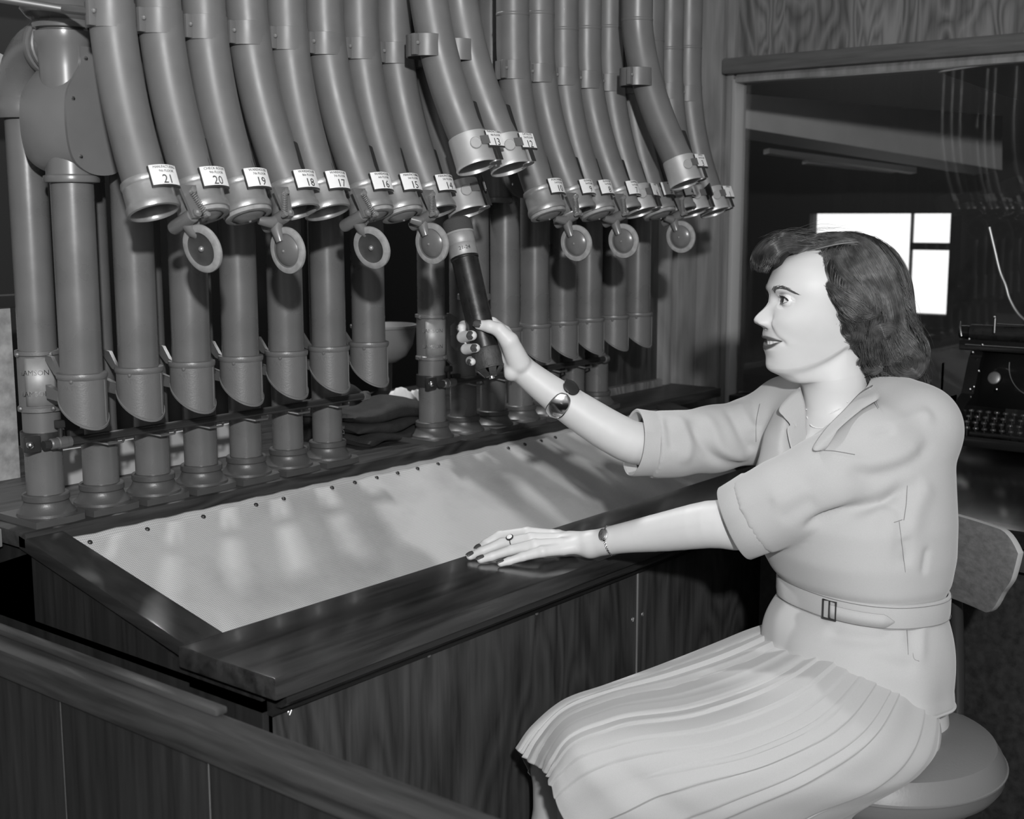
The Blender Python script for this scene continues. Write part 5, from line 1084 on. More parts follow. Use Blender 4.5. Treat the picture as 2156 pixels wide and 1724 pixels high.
# tuck the waist under the peplum
for k in range(12): sk[:, k] += (1-k/12)**2*(-UP*0.004-BF*0.004)
GU = np.gradient(sk, axis=0); GV_ = np.gradient(sk, axis=1); NS = np.cross(GU, GV_); NS /= np.maximum(np.linalg.norm(NS, axis=2, keepdims=True), 1e-9)
if (NS[nuu//2, nvv//2]@_f) > 0: NS = -NS
NP_ = 17.0; uu_ = np.linspace(0, 1, nuu)*NP_; uu_ = uu_+0.33*np.sin(uu_*1.9+0.4)+0.2*np.sin(uu_*4.3); vv_ = np.linspace(0, 1, nvv)
fr_ = (uu_[:, None]+0.10*np.sin(3.1*vv_[None, :]+0.7*np.floor(uu_)[:, None])*np.minimum(1, vv_*3)[None, :]); ph = fr_-np.floor(fr_)
saw = np.where(ph < 0.86, ph/0.86, (1-ph)/0.14)                     # long face, sharp return
ridge = np.floor(fr_).astype(int); rnd = np.random.default_rng(3).uniform(0.55, 1.25, 60)[ridge % 60]
front_ = np.linspace(0, 1, nuu)[:, None] < 0.40
amp = (0.0030+0.0030*vv_[None, :]*0+0.0040*(1-vv_[None, :])*front_+0.020*np.clip(vv_[None, :]-0.72, 0, 1)*front_)*rnd
amp = amp*np.clip(vv_[None, :]*8+0.25, 0, 1)
disp = amp*(saw-0.5)
wob = 0.0035*np.sin(uu_[:, None]*1.1+vv_[None, :]*5)+0.004*np.exp(-((vv_[None, :]-0.56-0.010*(uu_[:, None]-6))/0.035)**2)*(-1)*np.exp(-((uu_[:, None]-8)/3.0)**2)+0.005*np.exp(-((vv_[None, :]-0.66-0.010*(uu_[:, None]-6))/0.05)**2)*np.exp(-((uu_[:, None]-9)/3.5)**2)
sk = sk+NS*(disp+wob*0.7)[..., None]
skirt = MB().grid(sk).build('skirt', M['skirt'], person, solid=0.0012, offset=0)
# ================================================================== jewellery
def cham(P_, r, n=6): return MB().sweep(P_, r, n)
# two strands of small beads
t = thing('necklace', 'two fine strands of beads round the woman\'s neck', 'necklace', tuple(at(1725, 880, d=2.0)))
for nm, pts, dz in (('upper_strand', [(1699, 862), (1702, 868), (1712, 873), (1730, 874), (1750, 869), (1768, 860), (1784, 846)], 0), ('lower_strand', [(1700, 878), (1703, 890), (1712, 899), (1728, 902), (1742, 898), (1752, 888)], 0)):
    Pn = HSurf.line(pts, 44, 0.0012); seg = np.r_[0, np.cumsum(np.linalg.norm(np.diff(Pn, axis=0), axis=1))]; nb = int(seg[-1]/0.0022); mb = MB()
    for s_ in np.linspace(0, seg[-1], nb): mb.sphere([np.interp(s_, seg, Pn[:, c]) for c in range(3)], 0.00115, 6)
    o = mb.build(nm, M['pearl'], t); o['kind'] = 'stuff'
# wide silver cuff on the raised forearm
bcp = at(1176, 848, d=2.10); bax = (ra0[3]-ra0[4]); bax /= np.linalg.norm(bax); bup = TC-bax*(TC@bax); bup /= np.linalg.norm(bup); bsd = np.cross(bax, bup)
tq = np.clip(((np.array(bcp)-ra0[4])@bax), 0, None); bc0 = ra0[4]+bax*tq; Rb = 0.0335
t = thing('bracelet', 'wide polished silver cuff bracelet on the raised forearm', 'bracelet', tuple(bc0))
def blade(am, aw, wmax, wmin, nm, mat, dr=0.0):
    G = []
    for u in np.linspace(-1, 1, 33):
        a = am+u*aw; wdt = wmin+(wmax-wmin)*math.sqrt(max(0, 1-abs(u)**2.6)); col = []
        for v in np.linspace(-1, 1, 13): r = Rb+dr+0.0022*(1-v*v); col.append(bc0+bax*(v*wdt)+(bup*math.cos(a)+bsd*math.sin(a))*r)
        G.append(col)
    return MB().grid(np.array(G)).build(nm, mat, t, solid=0.0012, offset=0)
blade(0.35, 0.78, 0.0155, 0.002, 'silver_plate', M['silver']); blade(-1.05, 0.50, 0.0145, 0.002, 'dark_plate', M['dark']); 
MB().sweep([bc0+(bup*math.cos(a)+bsd*math.sin(a))*(Rb+0.0005) for a in np.linspace(1.0, 2*pi-1.4, 50)], 0.0015, 6).build('band', M['dull'], t)
# wrist watch on a chain
wc = at(1283, 1137, d=2.035); wax = lw-la0[4]; wax /= np.linalg.norm(wax); wu = UP-wax*(UP@wax); wu /= np.linalg.norm(wu); wt = np.cross(wax, wu); wt = wt if wt@TC > 0 else -wt
k = ((wc-la0[4])@wax); wc = la0[4]+wax*k; Rw = 0.0238
t = thing('wristwatch', 'small oval watch on a link chain round the resting wrist', 'watch', tuple(wc))
def wp(a, r): return wc+(wu*math.sin(a)+wt*math.cos(a))*r
mb = MB()
for a in list(np.linspace(0.95, 2*pi+0.25, 30)):
    c_ = wp(a, Rw); d_ = wp(a+0.03, Rw)-c_; d_ /= np.linalg.norm(d_); mb.lathe([(0.0012, -0.0006), (0.0021, 0), (0.0012, 0.0006)], c_, (c_-wc)/Rw, 8)
o = mb.build('link_chain', M['bright'], t); o['kind'] = 'stuff'
a = 0.60; c_ = wp(a, Rw+0.001); o_ = (c_-wc)/np.linalg.norm(c_-wc); tt = np.cross(wax, o_)
def oval(c, s1, s2, hgt): 
    return MB().add(np.concatenate([[c+tt*(s1*k_*math.cos(q))+wax*(s2*k_*math.sin(q))+o_*h_ for q in np.linspace(0, 2*pi, 28, endpoint=False)] for k_, h_ in ((0.9, -0.001), (1, 0.0005), (0.97, hgt), (0.8, hgt+0.0008), (0.01, hgt+0.0009))]), [(i*28+j, i*28+(j+1) % 28, (i+1)*28+(j+1) % 28, (i+1)*28+j) for i in range(4) for j in range(28)])
w_ = oval(c_, 0.0105, 0.0078, 0.003).build('watch_case', M['silver'], t); oval(c_+o_*0.0022, 0.0082, 0.0058, 0.0016).build('watch_face', M['dull'], w_)
MB().sweep([c_+o_*0.0052, c_+o_*0.0052+tt*0.004], 0.0004, 5).sweep([c_+o_*0.0052, c_+o_*0.0052+wax*0.0028], 0.0004, 5).build('hands', M['bright'], w_)
# ring with a pale oval stone
rc = at(1073, 1146, Z=zt+0.0265); rd = fing['middle'][2]-fing['middle'][1]; rd /= np.linalg.norm(rd); ru = UP-rd*(UP@rd); ru /= np.linalg.norm(ru); rs = np.cross(rd, ru)
kf_ = ((rc-fing['middle'][1])@rd); rc = fing['middle'][1]+rd*kf_
t = thing('finger_ring', 'ring with a pale oval stone in a dark setting, on the resting hand', 'ring', tuple(rc))
MB().sweep([rc+(ru*math.cos(a)+rs*math.sin(a))*0.0094 for a in np.linspace(0, 2*pi, 32)], 0.0010, 6).build('band', M['bright'], t)
so = ru*0.80+TC*0.5; so -= rd*(so@rd); so /= np.linalg.norm(so)
MB().lathe([(0.004, -0.001), (0.0062, 0.0005), (0.0064, 0.0022), (0.0052, 0.003)], rc+so*0.0092, so, 20, True).build('setting', M['dark'], t)
MB().lathe([(0.0050, 0.0028), (0.0040, 0.0040), (0.0001, 0.0046)], rc+so*0.0092, so, 20).build('stone', M['card'], t)
# ================================================================== hair
hpz = lambda px, py, s: HO+HF*ix(px)+HU*iz(py)+HL*s          # point of the photo, s metres towards the camera from the middle of the head
HCx, HCz = 1768, 612
def side(px, py, k=1.0):     # how far out the hair lies at a place of the head
    a = (px-HCx)/150.0; b = (py-HCz)/(125.0 if py < HCz else 210.0); return 0.086*k*math.sqrt(max(0.03, 1-a*a*0.9-b*b*0.92))
def hp(px, py, k=1.0, off=0.0): return hpz(px, py, side(px, py, k)+off)
# base mass under the strands
locks = []   # (guide points (px,py,side), radius profile, strands, twist)
lo, hi = box_of([hpz(px_, py_, s_) for px_ in (1570, 1970) for py_ in (470, 860) for s_ in (-0.11, 0.11)], 0.008)
lo, h, P = dgrid(lo, hi, 0.0045)
axh = [HF, HL, HU]
D = ell(P, hpz(1772, 605, 0), axh, (0.0925, 0.087, 0.088))
D = smin(D, ell(P, hpz(1815, 655, 0), axh, (0.070, 0.084, 0.090)), 0.02)
D = smin(D, chain(P, [hpz(1608, 560, 0.020), hpz(1612, 530, 0.012), hpz(1640, 513, 0.0), hpz(1690, 512, -0.02)], [0.010, 0.0165, 0.018, 0.018], 0.01), 0.012)
D = smin(D, chain(P, [hpz(1640, 520, -0.03), hpz(1625, 545, -0.045), hpz(1640, 580, -0.06)], [0.02, 0.02, 0.018], 0.01), 0.012)
D = smin(D, chain(P, [hpz(1712, 560, 0.062), hpz(1735, 600, 0.074), hpz(1765, 640, 0.080), hpz(1800, 675, 0.078)], [0.014, 0.0235, 0.0245, 0.023], 0.01), 0.007)
D = smin(D, chain(P, [hpz(1778, 670, 0.070), hpz(1792, 712, 0.066), hpz(1785, 742, 0.062)], [0.017, 0.016, 0.008], 0.01), 0.006)
D = smin(D, chain(P, [hpz(1850, 690, 0.060), hpz(1868, 728, 0.066), hpz(1850, 768, 0.062), hpz(1830, 775, 0.05)], [0.026, 0.034, 0.030, 0.025], 0.01), 0.007)
D = smin(D, chain(P, [hpz(1880, 700, 0.03), hpz(1904, 745, 0.035), hpz(1902, 780, 0.035), hpz(1930, 808, 0.04)], [0.020, 0.023, 0.020, 0.010], 0.01), 0.012)
for s_ in (0.02, -0.03, -0.07): D = smin(D, chain(P, [hpz(1866, 660, s_), hpz(1885, 730, s_*1.1), hpz(1872, 785, s_)], [0.028, 0.034, 0.020], 0.01), 0.012)
# keep the face, ears and throat free
FP = np.array([(1560, 575), (1606, 566), (1640, 553), (1690, 551), (1701, 588), (1713, 618), (1729, 657), (1747, 694), (1768, 735), (1788, 744), (1800, 772), (1812, 805), (1812, 900), (1560, 900)], float)
FX = ix(FP[:, 0]); FZ = iz(FP[:, 1])
gx = ((P-HO)@HF.astype(np.float32)); gz_ = (P-HO)@HU.astype(np.float32); ins = np.zeros(gx.shape, bool); dmin = np.full(gx.shape, 9.0, np.float32)
for i in range(len(FX)):
    x1_, z1_, x2_, z2_ = FX[i-1], FZ[i-1], FX[i], FZ[i]
    cnd = ((z1_ > gz_) != (z2_ > gz_)) & (gx < (x2_-x1_)*(gz_-z1_)/(z2_-z1_+1e-9)+x1_); ins ^= cnd
    ex, ez = x2_-x1_, z2_-z1_; t_ = np.clip(((gx-x1_)*ex+(gz_-z1_)*ez)/(ex*ex+ez*ez), 0, 1); dmin = np.minimum(dmin, np.hypot(gx-x1_-t_*ex, gz_-z1_-t_*ez))
D = np.maximum(D, np.where(ins, dmin, -dmin)); del gx, gz_, ins, dmin
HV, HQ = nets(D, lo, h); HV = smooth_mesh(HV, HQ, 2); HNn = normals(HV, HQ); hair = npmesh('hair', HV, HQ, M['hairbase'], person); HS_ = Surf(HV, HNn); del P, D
R2 = np.random.default_rng(11)
SV, SQ, sn = [], [], 0
def strands(guides, n, spread, rad=0.00027, curl=0.0, turns=0.0, lift=0.002, jitter=0.0015, flare=0.0):
    """hair drawn between two or more guide lines (points px,py[,lift]) laid on the hair mass; curl winds them round their lock"""
    global sn
    gs = [np.array([np.r_[HS_.hit(p[0], p[1], 4)[0]+HS_.hit(p[0], p[1], 4)[1]*(lift+(p[2] if len(p) > 2 else 0))] for p in g]) for g in guides]
    gs = [spline(g, 26) for g in gs]
    for g in gs:
        for _ in range(2): g[1:-1] = 0.5*g[1:-1]+0.25*(g[:-2]+g[2:])
    gs = np.array(gs); m = len(gs); tt = np.linspace(0, 1, 26)
    for q in range(int(n*1.7)):
        x = R2.random()*(m-1) if m > 1 else 0; i = min(int(x), m-2) if m > 1 else 0; u = x-i
        P_ = gs[i]*(1-u)+gs[i+1]*u if m > 1 else gs[0].copy()
        T = np.gradient(P_, axis=0); T /= np.maximum(np.linalg.norm(T, axis=1, keepdims=True), 1e-9)
        e1 = np.cross(T, TC); e1 /= np.maximum(np.linalg.norm(e1, axis=1, keepdims=True), 1e-6); e2 = np.cross(T, e1)
        o1, o2 = R2.normal(0, spread), abs(R2.normal(0, spread*0.5)); ph0 = R2.random()*6.3; am = curl*(0.5+R2.random())
        w_ = tt*turns*2*pi+ph0; k1 = 0.6+0.4*tt+flare*tt*R2.random()
        P_ = P_+e1*(o1*k1+am*np.cos(w_))[:, None]-e2*0+(-_f)*(o2*0.6+am*np.sin(w_)*0.6)[:, None]+R2.normal(0, jitter*0.35, 3)*tt[:, None]**2
        s0 = int(R2.random()*4); s1 = 26-int(R2.random()**2*9); P_ = P_[s0:s1]; k_ = len(P_)
        if k_ < 6: continue
        r_ = rad*(0.7+0.6*R2.random())*np.clip(np.minimum(np.arange(k_)+1.5, (k_-np.arange(k_)))/5.0, 0.25, 1)
        T = np.gradient(P_, axis=0); T /= np.maximum(np.linalg.norm(T, axis=1, keepdims=True), 1e-9); e1 = np.cross(T, TC+0.3*UP); e1 /= np.maximum(np.linalg.norm(e1, axis=1, keepdims=True), 1e-6); e2 = np.cross(T, e1)
        ring = [P_+(e1*math.cos(a_)+e2*math.sin(a_))*r_[:, None] for a_ in (0, 2.094, 4.189)]
        SV.append(np.stack(ring, 1).reshape(-1, 3)); b = np.arange(k_-1)[:, None]*3
        for e in range(3): SQ.append(np.concatenate([b+e, b+(e+1) % 3, b+3+(e+1) % 3, b+3+e], 1)+sn)
        sn += k_*3
# front roll, rising from the part and turning under at the brow
strands([[(1690, 500), (1640, 497), (1605, 515), (1588, 545), (1592, 566)], [(1700, 512), (1650, 508), (1620, 525), (1605, 550), (1604, 570)], [(1705, 524), (1660, 522), (1635, 537), (1622, 556), (1612, 572)]], 420, 0.0030, lift=0.002, jitter=0.004)
strands([[(1592, 548), (1606, 562), (1622, 556), (1624, 540)]], 60, 0.004, curl=0.003, turns=1.0, jitter=0.006)
# top, from the part to the crown
strands([[(1650, 520), (1700, 500), (1760, 494), (1815, 508)], [(1660, 532), (1710, 512), (1765, 503), (1815, 514)], [(1690, 537), (1735, 523), (1780, 513), (1812, 517)]], 480, 0.002, jitter=0.003)
# side, combed down from the part, then back in a wave
strands([[(1700, 540), (1694, 562), (1702, 590), (1716, 615), (1742, 640)], [(1725, 532), (1722, 560), (1734, 590), (1758, 615), (1792, 640)], [(1755, 525), (1760, 552), (1776, 580), (1800, 606), (1826, 640)], [(1785, 520), (1798, 548), (1815, 580), (1836, 612), (1848, 650)], [(1806, 517), (1830, 550), (1850, 585), (1866, 625), (1872, 668)]], 1100, 0.0016, curl=0.0008, turns=1.2)
strands([[(1818, 500), (1856, 534), (1883, 583), (1898, 640), (1903, 700)], [(1815, 506), (1848, 540), (1875, 585), (1893, 640), (1900, 700)], [(1812, 512), (1838, 545), (1862, 590), (1880, 640), (1888, 700)], [(1808, 516), (1830, 555), (1850, 600), (1866, 650), (1872, 690)]], 800, 0.0018, curl=0.0008, turns=1.0)
strands([[(1790, 493), (1830, 512), (1862, 545), (1888, 590)], [(1805, 497), (1845, 528), (1874, 570), (1894, 625)]], 160, 0.002, lift=0.001)
# wave roll over the ear and curls
strands([[(1712, 585), (1728, 612), (1736, 640), (1752, 668), (1772, 690)], [(1735, 585), (1760, 612), (1776, 640), (1792, 662), (1808, 668)], [(1770, 600), (1800, 625), (1820, 645), (1835, 660), (1842, 655)]], 700, 0.003, curl=0.0022, turns=1.5, jitter=0.004)
strands([[(1758, 655), (1764, 690), (1776, 718), (1778, 742)], [(1785, 660), (1800, 690), (1798, 718), (1784, 738)], [(1815, 662), (1822, 690), (1812, 715), (1792, 730)]], 520, 0.0025, curl=0.0024, turns=1.3, jitter=0.004)
for cx_, cy_, r0_, n_, st_ in ((1866, 724, 46, 620, 0.0), (1908, 762, 34, 360, 1.0), (1836, 764, 26, 240, 2.0), (1925, 800, 24, 200, 0.5), (1796, 690, 24, 200, 1.5)):
    gd = []
    for k_ in (1.0, 0.72, 0.45): gd.append([(cx_+r0_*k_*math.cos(a_)*1.0, cy_+r0_*k_*math.sin(a_)*0.95) for a_ in np.linspace(-2.6+st_, 2.2+st_, 9)])
    strands(gd, n_, 0.0022, lift=0.004, jitter=0.003)
strands([[(1850, 660), (1830, 700), (1822, 740), (1834, 785)], [(1880, 670), (1900, 720), (1912, 770), (1935, 815)], [(1895, 690), (1925, 735), (1938, 775), (1945, 825)]], 480, 0.004, curl=0.003, turns=1.4, jitter=0.006)
strands([[(1800, 742), (1806, 780), (1812, 815)], [(1845, 780), (1880, 795), (1920, 815)], [(1890, 790), (1925, 812), (1944, 826)]], 130, 0.004, curl=0.003, turns=1.0, jitter=0.012)
prt = HS_.line([(1697, 534), (1725, 527), (1760, 519), (1790, 515), (1806, 514)], 40, 0.0042); MB().sweep(prt, [0.0004+0.0004*math.sin(pi*min(1, k/36)) for k in range(40)], 6).build('parting', M['scalp'], hair)
# stray fine hair along the outline and the hairline
strands([[(1690, 552), (1700, 580), (1706, 605)], [(1708, 600), (1718, 630), (1726, 660)], [(1728, 650), (1742, 685), (1758, 715)]], 200, 0.004, rad=0.0002, curl=0.003, turns=1.2, jitter=0.008)
strands([[(1600, 505), (1680, 488), (1790, 487)], [(1830, 505), (1890, 590), (1908, 680)], [(1908, 680), (1945, 740), (1955, 810)]], 160, 0.004, rad=0.00018, curl=0.003, turns=1.5, lift=0.004, jitter=0.02)
# short hairs following the mass everywhere, down and away from the crown
from mathutils.kdtree import KDTree
kd = KDTree(len(HV))
for i, p in enumerate(HV): kd.insert(p, i)
kd.balance(); crown = hpz(1808, 512, 0.03); hv_l = (HV-HO)@HF; cand = np.where(hv_l < ix(1700))[0]
for q in range(3600):
    i = int(R2.choice(cand)); p = HV[i].copy(); P_ = []
    for s_ in range(14):
        n_ = HNn[i]; d_ = (p-crown); d_ = d_/np.linalg.norm(d_)*0.8-HU*0.9-HF*0.25; d_ = d_-n_*(d_@n_); d_ /= max(np.linalg.norm(d_), 1e-6); P_.append(p+n_*0.0012); p = p+d_*0.0048
        co_, i, _d = kd.find(p); p = 0.5*p+0.5*np.array(co_)
    P_ = np.array(P_)+R2.normal(0, 0.0008, 3)
    for _ in range(2): P_[1:-1] = 0.5*P_[1:-1]+0.25*(P_[:-2]+P_[2:])
    r_ = 0.00027*(0.7+0.6*R2.random())*np.clip(np.minimum(np.arange(14)+1.5, 14-np.arange(14))/4.0, 0.25, 1)
    T = np.gradient(P_, axis=0); T /= np.maximum(np.linalg.norm(T, axis=1, keepdims=True), 1e-9); e1 = np.cross(T, TC+0.3*UP); e1 /= np.maximum(np.linalg.norm(e1, axis=1, keepdims=True), 1e-6); e2 = np.cross(T, e1)
    SV.append(np.stack([P_+(e1*math.cos(a_)+e2*math.sin(a_))*r_[:, None] for a_ in (0, 2.094, 4.189)], 1).reshape(-1, 3)); b = np.arange(13)[:, None]*3
    for e in range(3): SQ.append(np.concatenate([b+e, b+(e+1) % 3, b+3+(e+1) % 3, b+3+e], 1)+sn)
    sn += 42
ho = npmesh('hair_strands', np.concatenate(SV), np.concatenate(SQ), M['hair'], hair); ho['kind'] = 'stuff'
# ================================================================== the carrier in her hand
M['leather'] = plain('black_leather', 0.012, 0.30, spec=0.6, var=0.3, scale=40, bump=0.12, bscale=90, rvar=0.08); M['felt'] = plain('felt_head', 0.05, 0.95, bump=0.5, bscale=400); M['bumper'] = plain('worn_leather', 0.04, 0.6, var=0.5, scale=50, bump=0.8, bscale=120)
t = thing('message_carrier', 'black leather message carrier with silver band, held up to a tube mouth', 'carrier', tuple(c0))
LC = np.linalg.norm(c1-c0)
K = lambda pr: MB().lathe([(r, h*LC) for r, h in pr], c0, cax, 36)
K([(0.0001, 0.0), (0.0205, 0.0), (0.0238, 0.012), (0.0245, 0.035), (0.0245, 0.085), (0.0225, 0.09)]).build('felt_head', M['felt'], t)
K([(0.021, 0.084), (0.0250, 0.088), (0.0255, 0.093), (0.0242, 0.100), (0.021, 0.102)]).build('rim', M['alu'], t)
bn = K([(0.0228, 0.10), (0.0236, 0.104), (0.0236, 0.165), (0.0230, 0.168), (0.0236, 0.171), (0.0236, 0.240), (0.0226, 0.245)]).build('silver_band', M['brass'], t)
l_ = IL-cax*(IL@cax); l_ /= np.linalg.norm(l_); b2 = np.cross(cax, l_); b2 = b2 if b2@_f > 0 else -b2
V, F = text_mb('21-24', 0.0085, 0.0003); V2 = []
for v in V: a = -pi/2-0.15-v[0]/0.0238; V2.append(c0+cax*(0.205*LC-v[1])+(l_*math.cos(a)+b2*math.sin(a))*(0.0237+v[2]))
MB().add(V2, F, False).build('lettering', M['ink'], bn)
K([(0.0222, 0.240), (0.0232, 0.245), (0.0232, 0.258), (0.0222, 0.262), (0.0220, 0.85)]).build('leather_body', M['leather'], t)
K([(0.0220, 0.835), (0.0236, 0.84), (0.0242, 0.90), (0.0238, 0.965), (0.0225, 0.968)]).build('bumper', M['bumper'], t)
for a in np.linspace(0, 2*pi, 7, endpoint=False):
    d_ = l_*math.cos(a)+b2*math.sin(a); s_ = -l_*math.sin(a)+b2*math.cos(a); q = c0+cax*(0.955*LC)
    MB().hexa([q+d_*0.0225+s_*0.0075, q+d_*0.0225-s_*0.0075, q+d_*0.0095-s_*0.005+cax*0.012, q+d_*0.0095+s_*0.005+cax*0.012, q+d_*0.0245+s_*0.0075, q+d_*0.0245-s_*0.0075, q+d_*0.011-s_*0.005+cax*0.016, q+d_*0.011+s_*0.005+cax*0.016], 0.001).build('leather_flap', M['bumper'], t)
K([(0.0095, 0.99), (0.0095, 1.012), (0.0001, 1.013)]).build('end_washer', M['dull'], t); K([(0.0052, 1.01), (0.0048, 1.026), (0.0001, 1.028)]).build('end_nut', M['bright'], t)
# ================================================================== her chair
M['ply'] = wood('chair_ply', 0.10, 0.19, 0.35, 'Y', 1.6, 0.5, False); M['vinyl'] = plain('grey_vinyl', 0.16, 0.45, var=0.06, scale=6, bump=0.1, bscale=200); M['plyedge'] = plain('ply_edge', 0.34, 0.4)
sc = at(1846, 1562, Z=0.490)
ch = thing('posture_chair', 'swivel chair with a round padded grey seat and plywood backrest, under the woman', 'chair', (sc[0], sc[1], 0))
cu = [(0.0001, 0.030), (0.08, 0.029), (0.14, 0.024), (0.175, 0.014), (0.184, 0.0), (0.189, -0.012), (0.1905, -0.016), (0.189, -0.020), (0.188, -0.034), (0.180, -0.046), (0.165, -0.050), (0.0001, -0.050)]
MB().lathe(cu, sc, n=72).build('seat', M['vinyl'], ch)
MB().sweep([sc+np.array([math.cos(a)*0.1905, math.sin(a)*0.1905, -0.016]) for a in np.linspace(0, 2*pi, 73)], 0.0022, 6, False).build('piping', M['vinyl'], ch)
MB().lathe([(0.0001, -0.050), (0.150, -0.050), (0.150, -0.072), (0.0001, -0.072)], sc, n=48).build('seat_board', M['ply'], ch)
MB().lathe([(0.0001, 0.403), (0.05, 0.403), (0.05, 0.39), (0.022, 0.37), (0.022, 0.12), (0.035, 0.10), (0.035, 0.06), (0.0001, 0.06)], (sc[0], sc[1], 0), n=24).build('pedestal', M['dark'], ch)
for k in range(4):
    a = k*pi/2+0.5; d_ = np.array([math.cos(a), math.sin(a), 0])
    MB().sweep([np.array([sc[0], sc[1], 0.085])+d_*0.03, np.array([sc[0], sc[1], 0.075])+d_*0.14, np.array([sc[0], sc[1], 0.03])+d_*0.25], [0.018, 0.016, 0.013], 10).sphere(np.array([sc[0], sc[1], 0.018])+d_*0.25, 0.018, 10).build('leg', M['dark'], ch)
bc_ = at(1985, 1165, d=2.005); hl = 0.160; G0, G1 = [], []
nu_, nv_ = 40, 24
def bk(u, v, o):      # u -1..1 along the back, v 0 top .. 1 bottom
    wv = hl*(1-0.16*v**2.2); e = abs(u); 
    hh = 0.066*(1-max(0, e-0.72)**2*5.0*(1 if v < 0.5 else 1.6))
    return bc_+BS*(u*wv)+UP*((0.5-v)*2*hh)+BF*(0.018*u*u-0.02*(v-0.5)**2+o)
fr0 = np.array([[bk(u, v, 0.005) for u in np.linspace(-1, 1, nu_)] for v in np.linspace(0, 1, nv_)]); bk0 = np.array([[bk(u, v, -0.006) for u in np.linspace(-1, 1, nu_)] for v in np.linspace(0, 1, nv_)])
bkp = MB().grid(fr0).grid(bk0, flip=True).build('backrest', M['ply'], ch)
def rim(A): return np.concatenate([A[0], A[1:, -1], A[-1, ::-1][1:], A[::-1, 0][1:]])
MB().grid(np.stack([rim(fr0), (rim(fr0)+rim(bk0))/2+(rim(fr0)-bc_)*0.006, rim(bk0)])).build('backrest_edge', M['plyedge'], bkp)
MB().sweep(spline([bc_-BF*0.012, bc_-BF*0.035-UP*0.10, bc_-BF*0.05-UP*0.30, np.array([sc[0], sc[1], 0.395])-BF*0.14, np.array([sc[0], sc[1], 0.395])], 24), 0.011, 10).build('back_bar', M['dark'], ch)
# ================================================================== side desk with the typewriter
M['deskwood'] = wood('desk_wood', 0.006, 0.018, 0.16, 'Y', 1, 0.6, False, 0.3)
e0 = at(2130, 1116, Z=0.785)
dk = thing('typing_desk', 'dark polished desk carrying the typewriter, behind the chair', 'desk', (2.7, 0.3, 0))
MB().box((e0[0], -0.9, 0.755), (3.12, 1.16, 0.785), 0.003).build('desk_top', M['deskwood'], dk)
MB().box((e0[0]+0.004, -0.88, 0.715), (e0[0]+0.022, 1.14, 0.752), 0.002).build('apron', M['panel'], dk)
MB().box((e0[0]+0.03, -0.86, 0.05), (e0[0]+0.05, 1.12, 0.715)).build('modesty_panel', M['darkwood'], dk)
for y_ in (-0.84, 1.06):
    for x_ in (e0[0]+0.02, 3.05): MB().box((x_, y_, 0), (x_+0.05, y_+0.05, 0.715)).build('leg', M['darkwood'], dk)
tb0 = at(1984, 946, Z=0.785); TX, TY = np.array([0, -1.0, 0]), np.array([1.0, 0, 0])     # along the width (to the right), away
ty = thing('typewriter', 'black upright typewriter with rows of round keys, on the desk behind the woman', 'typewriter', tuple(tb0))
def T(w, d_, h_): return tb0+TX*w+TY*d_+UP*h_
def tbox(mb, a, b, bev=0.003):
    P_ = [T(*q) for q in ((a[0], a[1], a[2]), (b[0], a[1], a[2]), (b[0], b[1], a[2]), (a[0], b[1], a[2]), (a[0], a[1], b[2]), (b[0], a[1], b[2]), (b[0], b[1], b[2]), (a[0], b[1], b[2]))]; return mb.hexa(P_, bev)
tbox(MB(), (0.0, 0.0, 0.012), (0.38, 0.34, 0.035)).build('base_frame', M['black'], ty)
for w_ in (0.0, 0.352):
    MB().prism([(0.0, 0.03), (0.0, 0.07), (0.10, 0.115), (0.135, 0.19), (0.15, 0.205), (0.30, 0.205), (0.33, 0.03)], T(w_, 0, 0), TY, UP, TX, 0.028, False).build('side_frame', M['black'], ty)
cw_, ch_, R0_ = 0.155, 0.185, 0.070
arc = [(cw_+R0_*math.cos(a), ch_+R0_*math.sin(a)) for a in np.linspace(pi, 2*pi, 25)]
fp = [(0.02, 0.205), (0.02, 0.085), (0.36, 0.085), (0.36, 0.205)]+[(cw_+R0_+0.0, 0.205)]+[(x_, y_) for x_, y_ in arc[::-1]]+[(cw_-R0_, 0.205)]
n_ = len(fp); bm = bmesh.new(); vs = [bm.verts.new(T(x_, 0.125+0.35*(y_-0.085), y_)) for x_, y_ in fp]; bm.faces.new(vs); bmesh.ops.triangulate(bm, faces=bm.faces[:]); bm.verts.index_update(); mbx = MB().add([v.co[:] for v in bm.verts], [[v.index for v in f_.verts] for f_ in bm.faces], False); bm.free()
mbx.build('front_plate', M['black'], ty, solid=0.004)
for rr_, m_ in ((R0_*0.97, 'dark'), (R0_*0.80, 'dull'), (R0_*0.55, 'dark')):
    G = [[T(cw_+rr_*k*math.cos(a), 0.165+0.02*(1-k)+0.3*(ch_+rr_*k*math.sin(a)-0.13)+(0.03 if m_ == 'dark' else 0.024), ch_+rr_*k*math.sin(a)) for k in (0.05, 0.5, 1.0)] for a in np.linspace(pi, 2*pi, 30)]
    MB().grid(np.array(G)).build('type_basket', M[m_], ty, solid=0.002)
for a in np.linspace(pi+0.15, 2*pi-0.15, 32): MB().sweep([T(cw_+0.02*math.cos(a), 0.175, ch_+0.02*math.sin(a)), T(cw_+0.056*math.cos(a), 0.165, ch_+0.056*math.sin(a))], 0.0007, 4).build('type_bar', M['dull'], ty)
MB().sweep([T(cw_+R0_*math.cos(a), 0.125+0.35*(ch_+R0_*math.sin(a)-0.085)-0.003, ch_+R0_*math.sin(a)) for a in np.linspace(pi, 2*pi, 30)], 0.0016, 6).build('opening_rim', M['dull'], ty)
cr = ty
tbox(MB(), (-0.025, 0.14, 0.208), (0.42, 0.26, 0.232)).build('carriage', M['black'], cr)
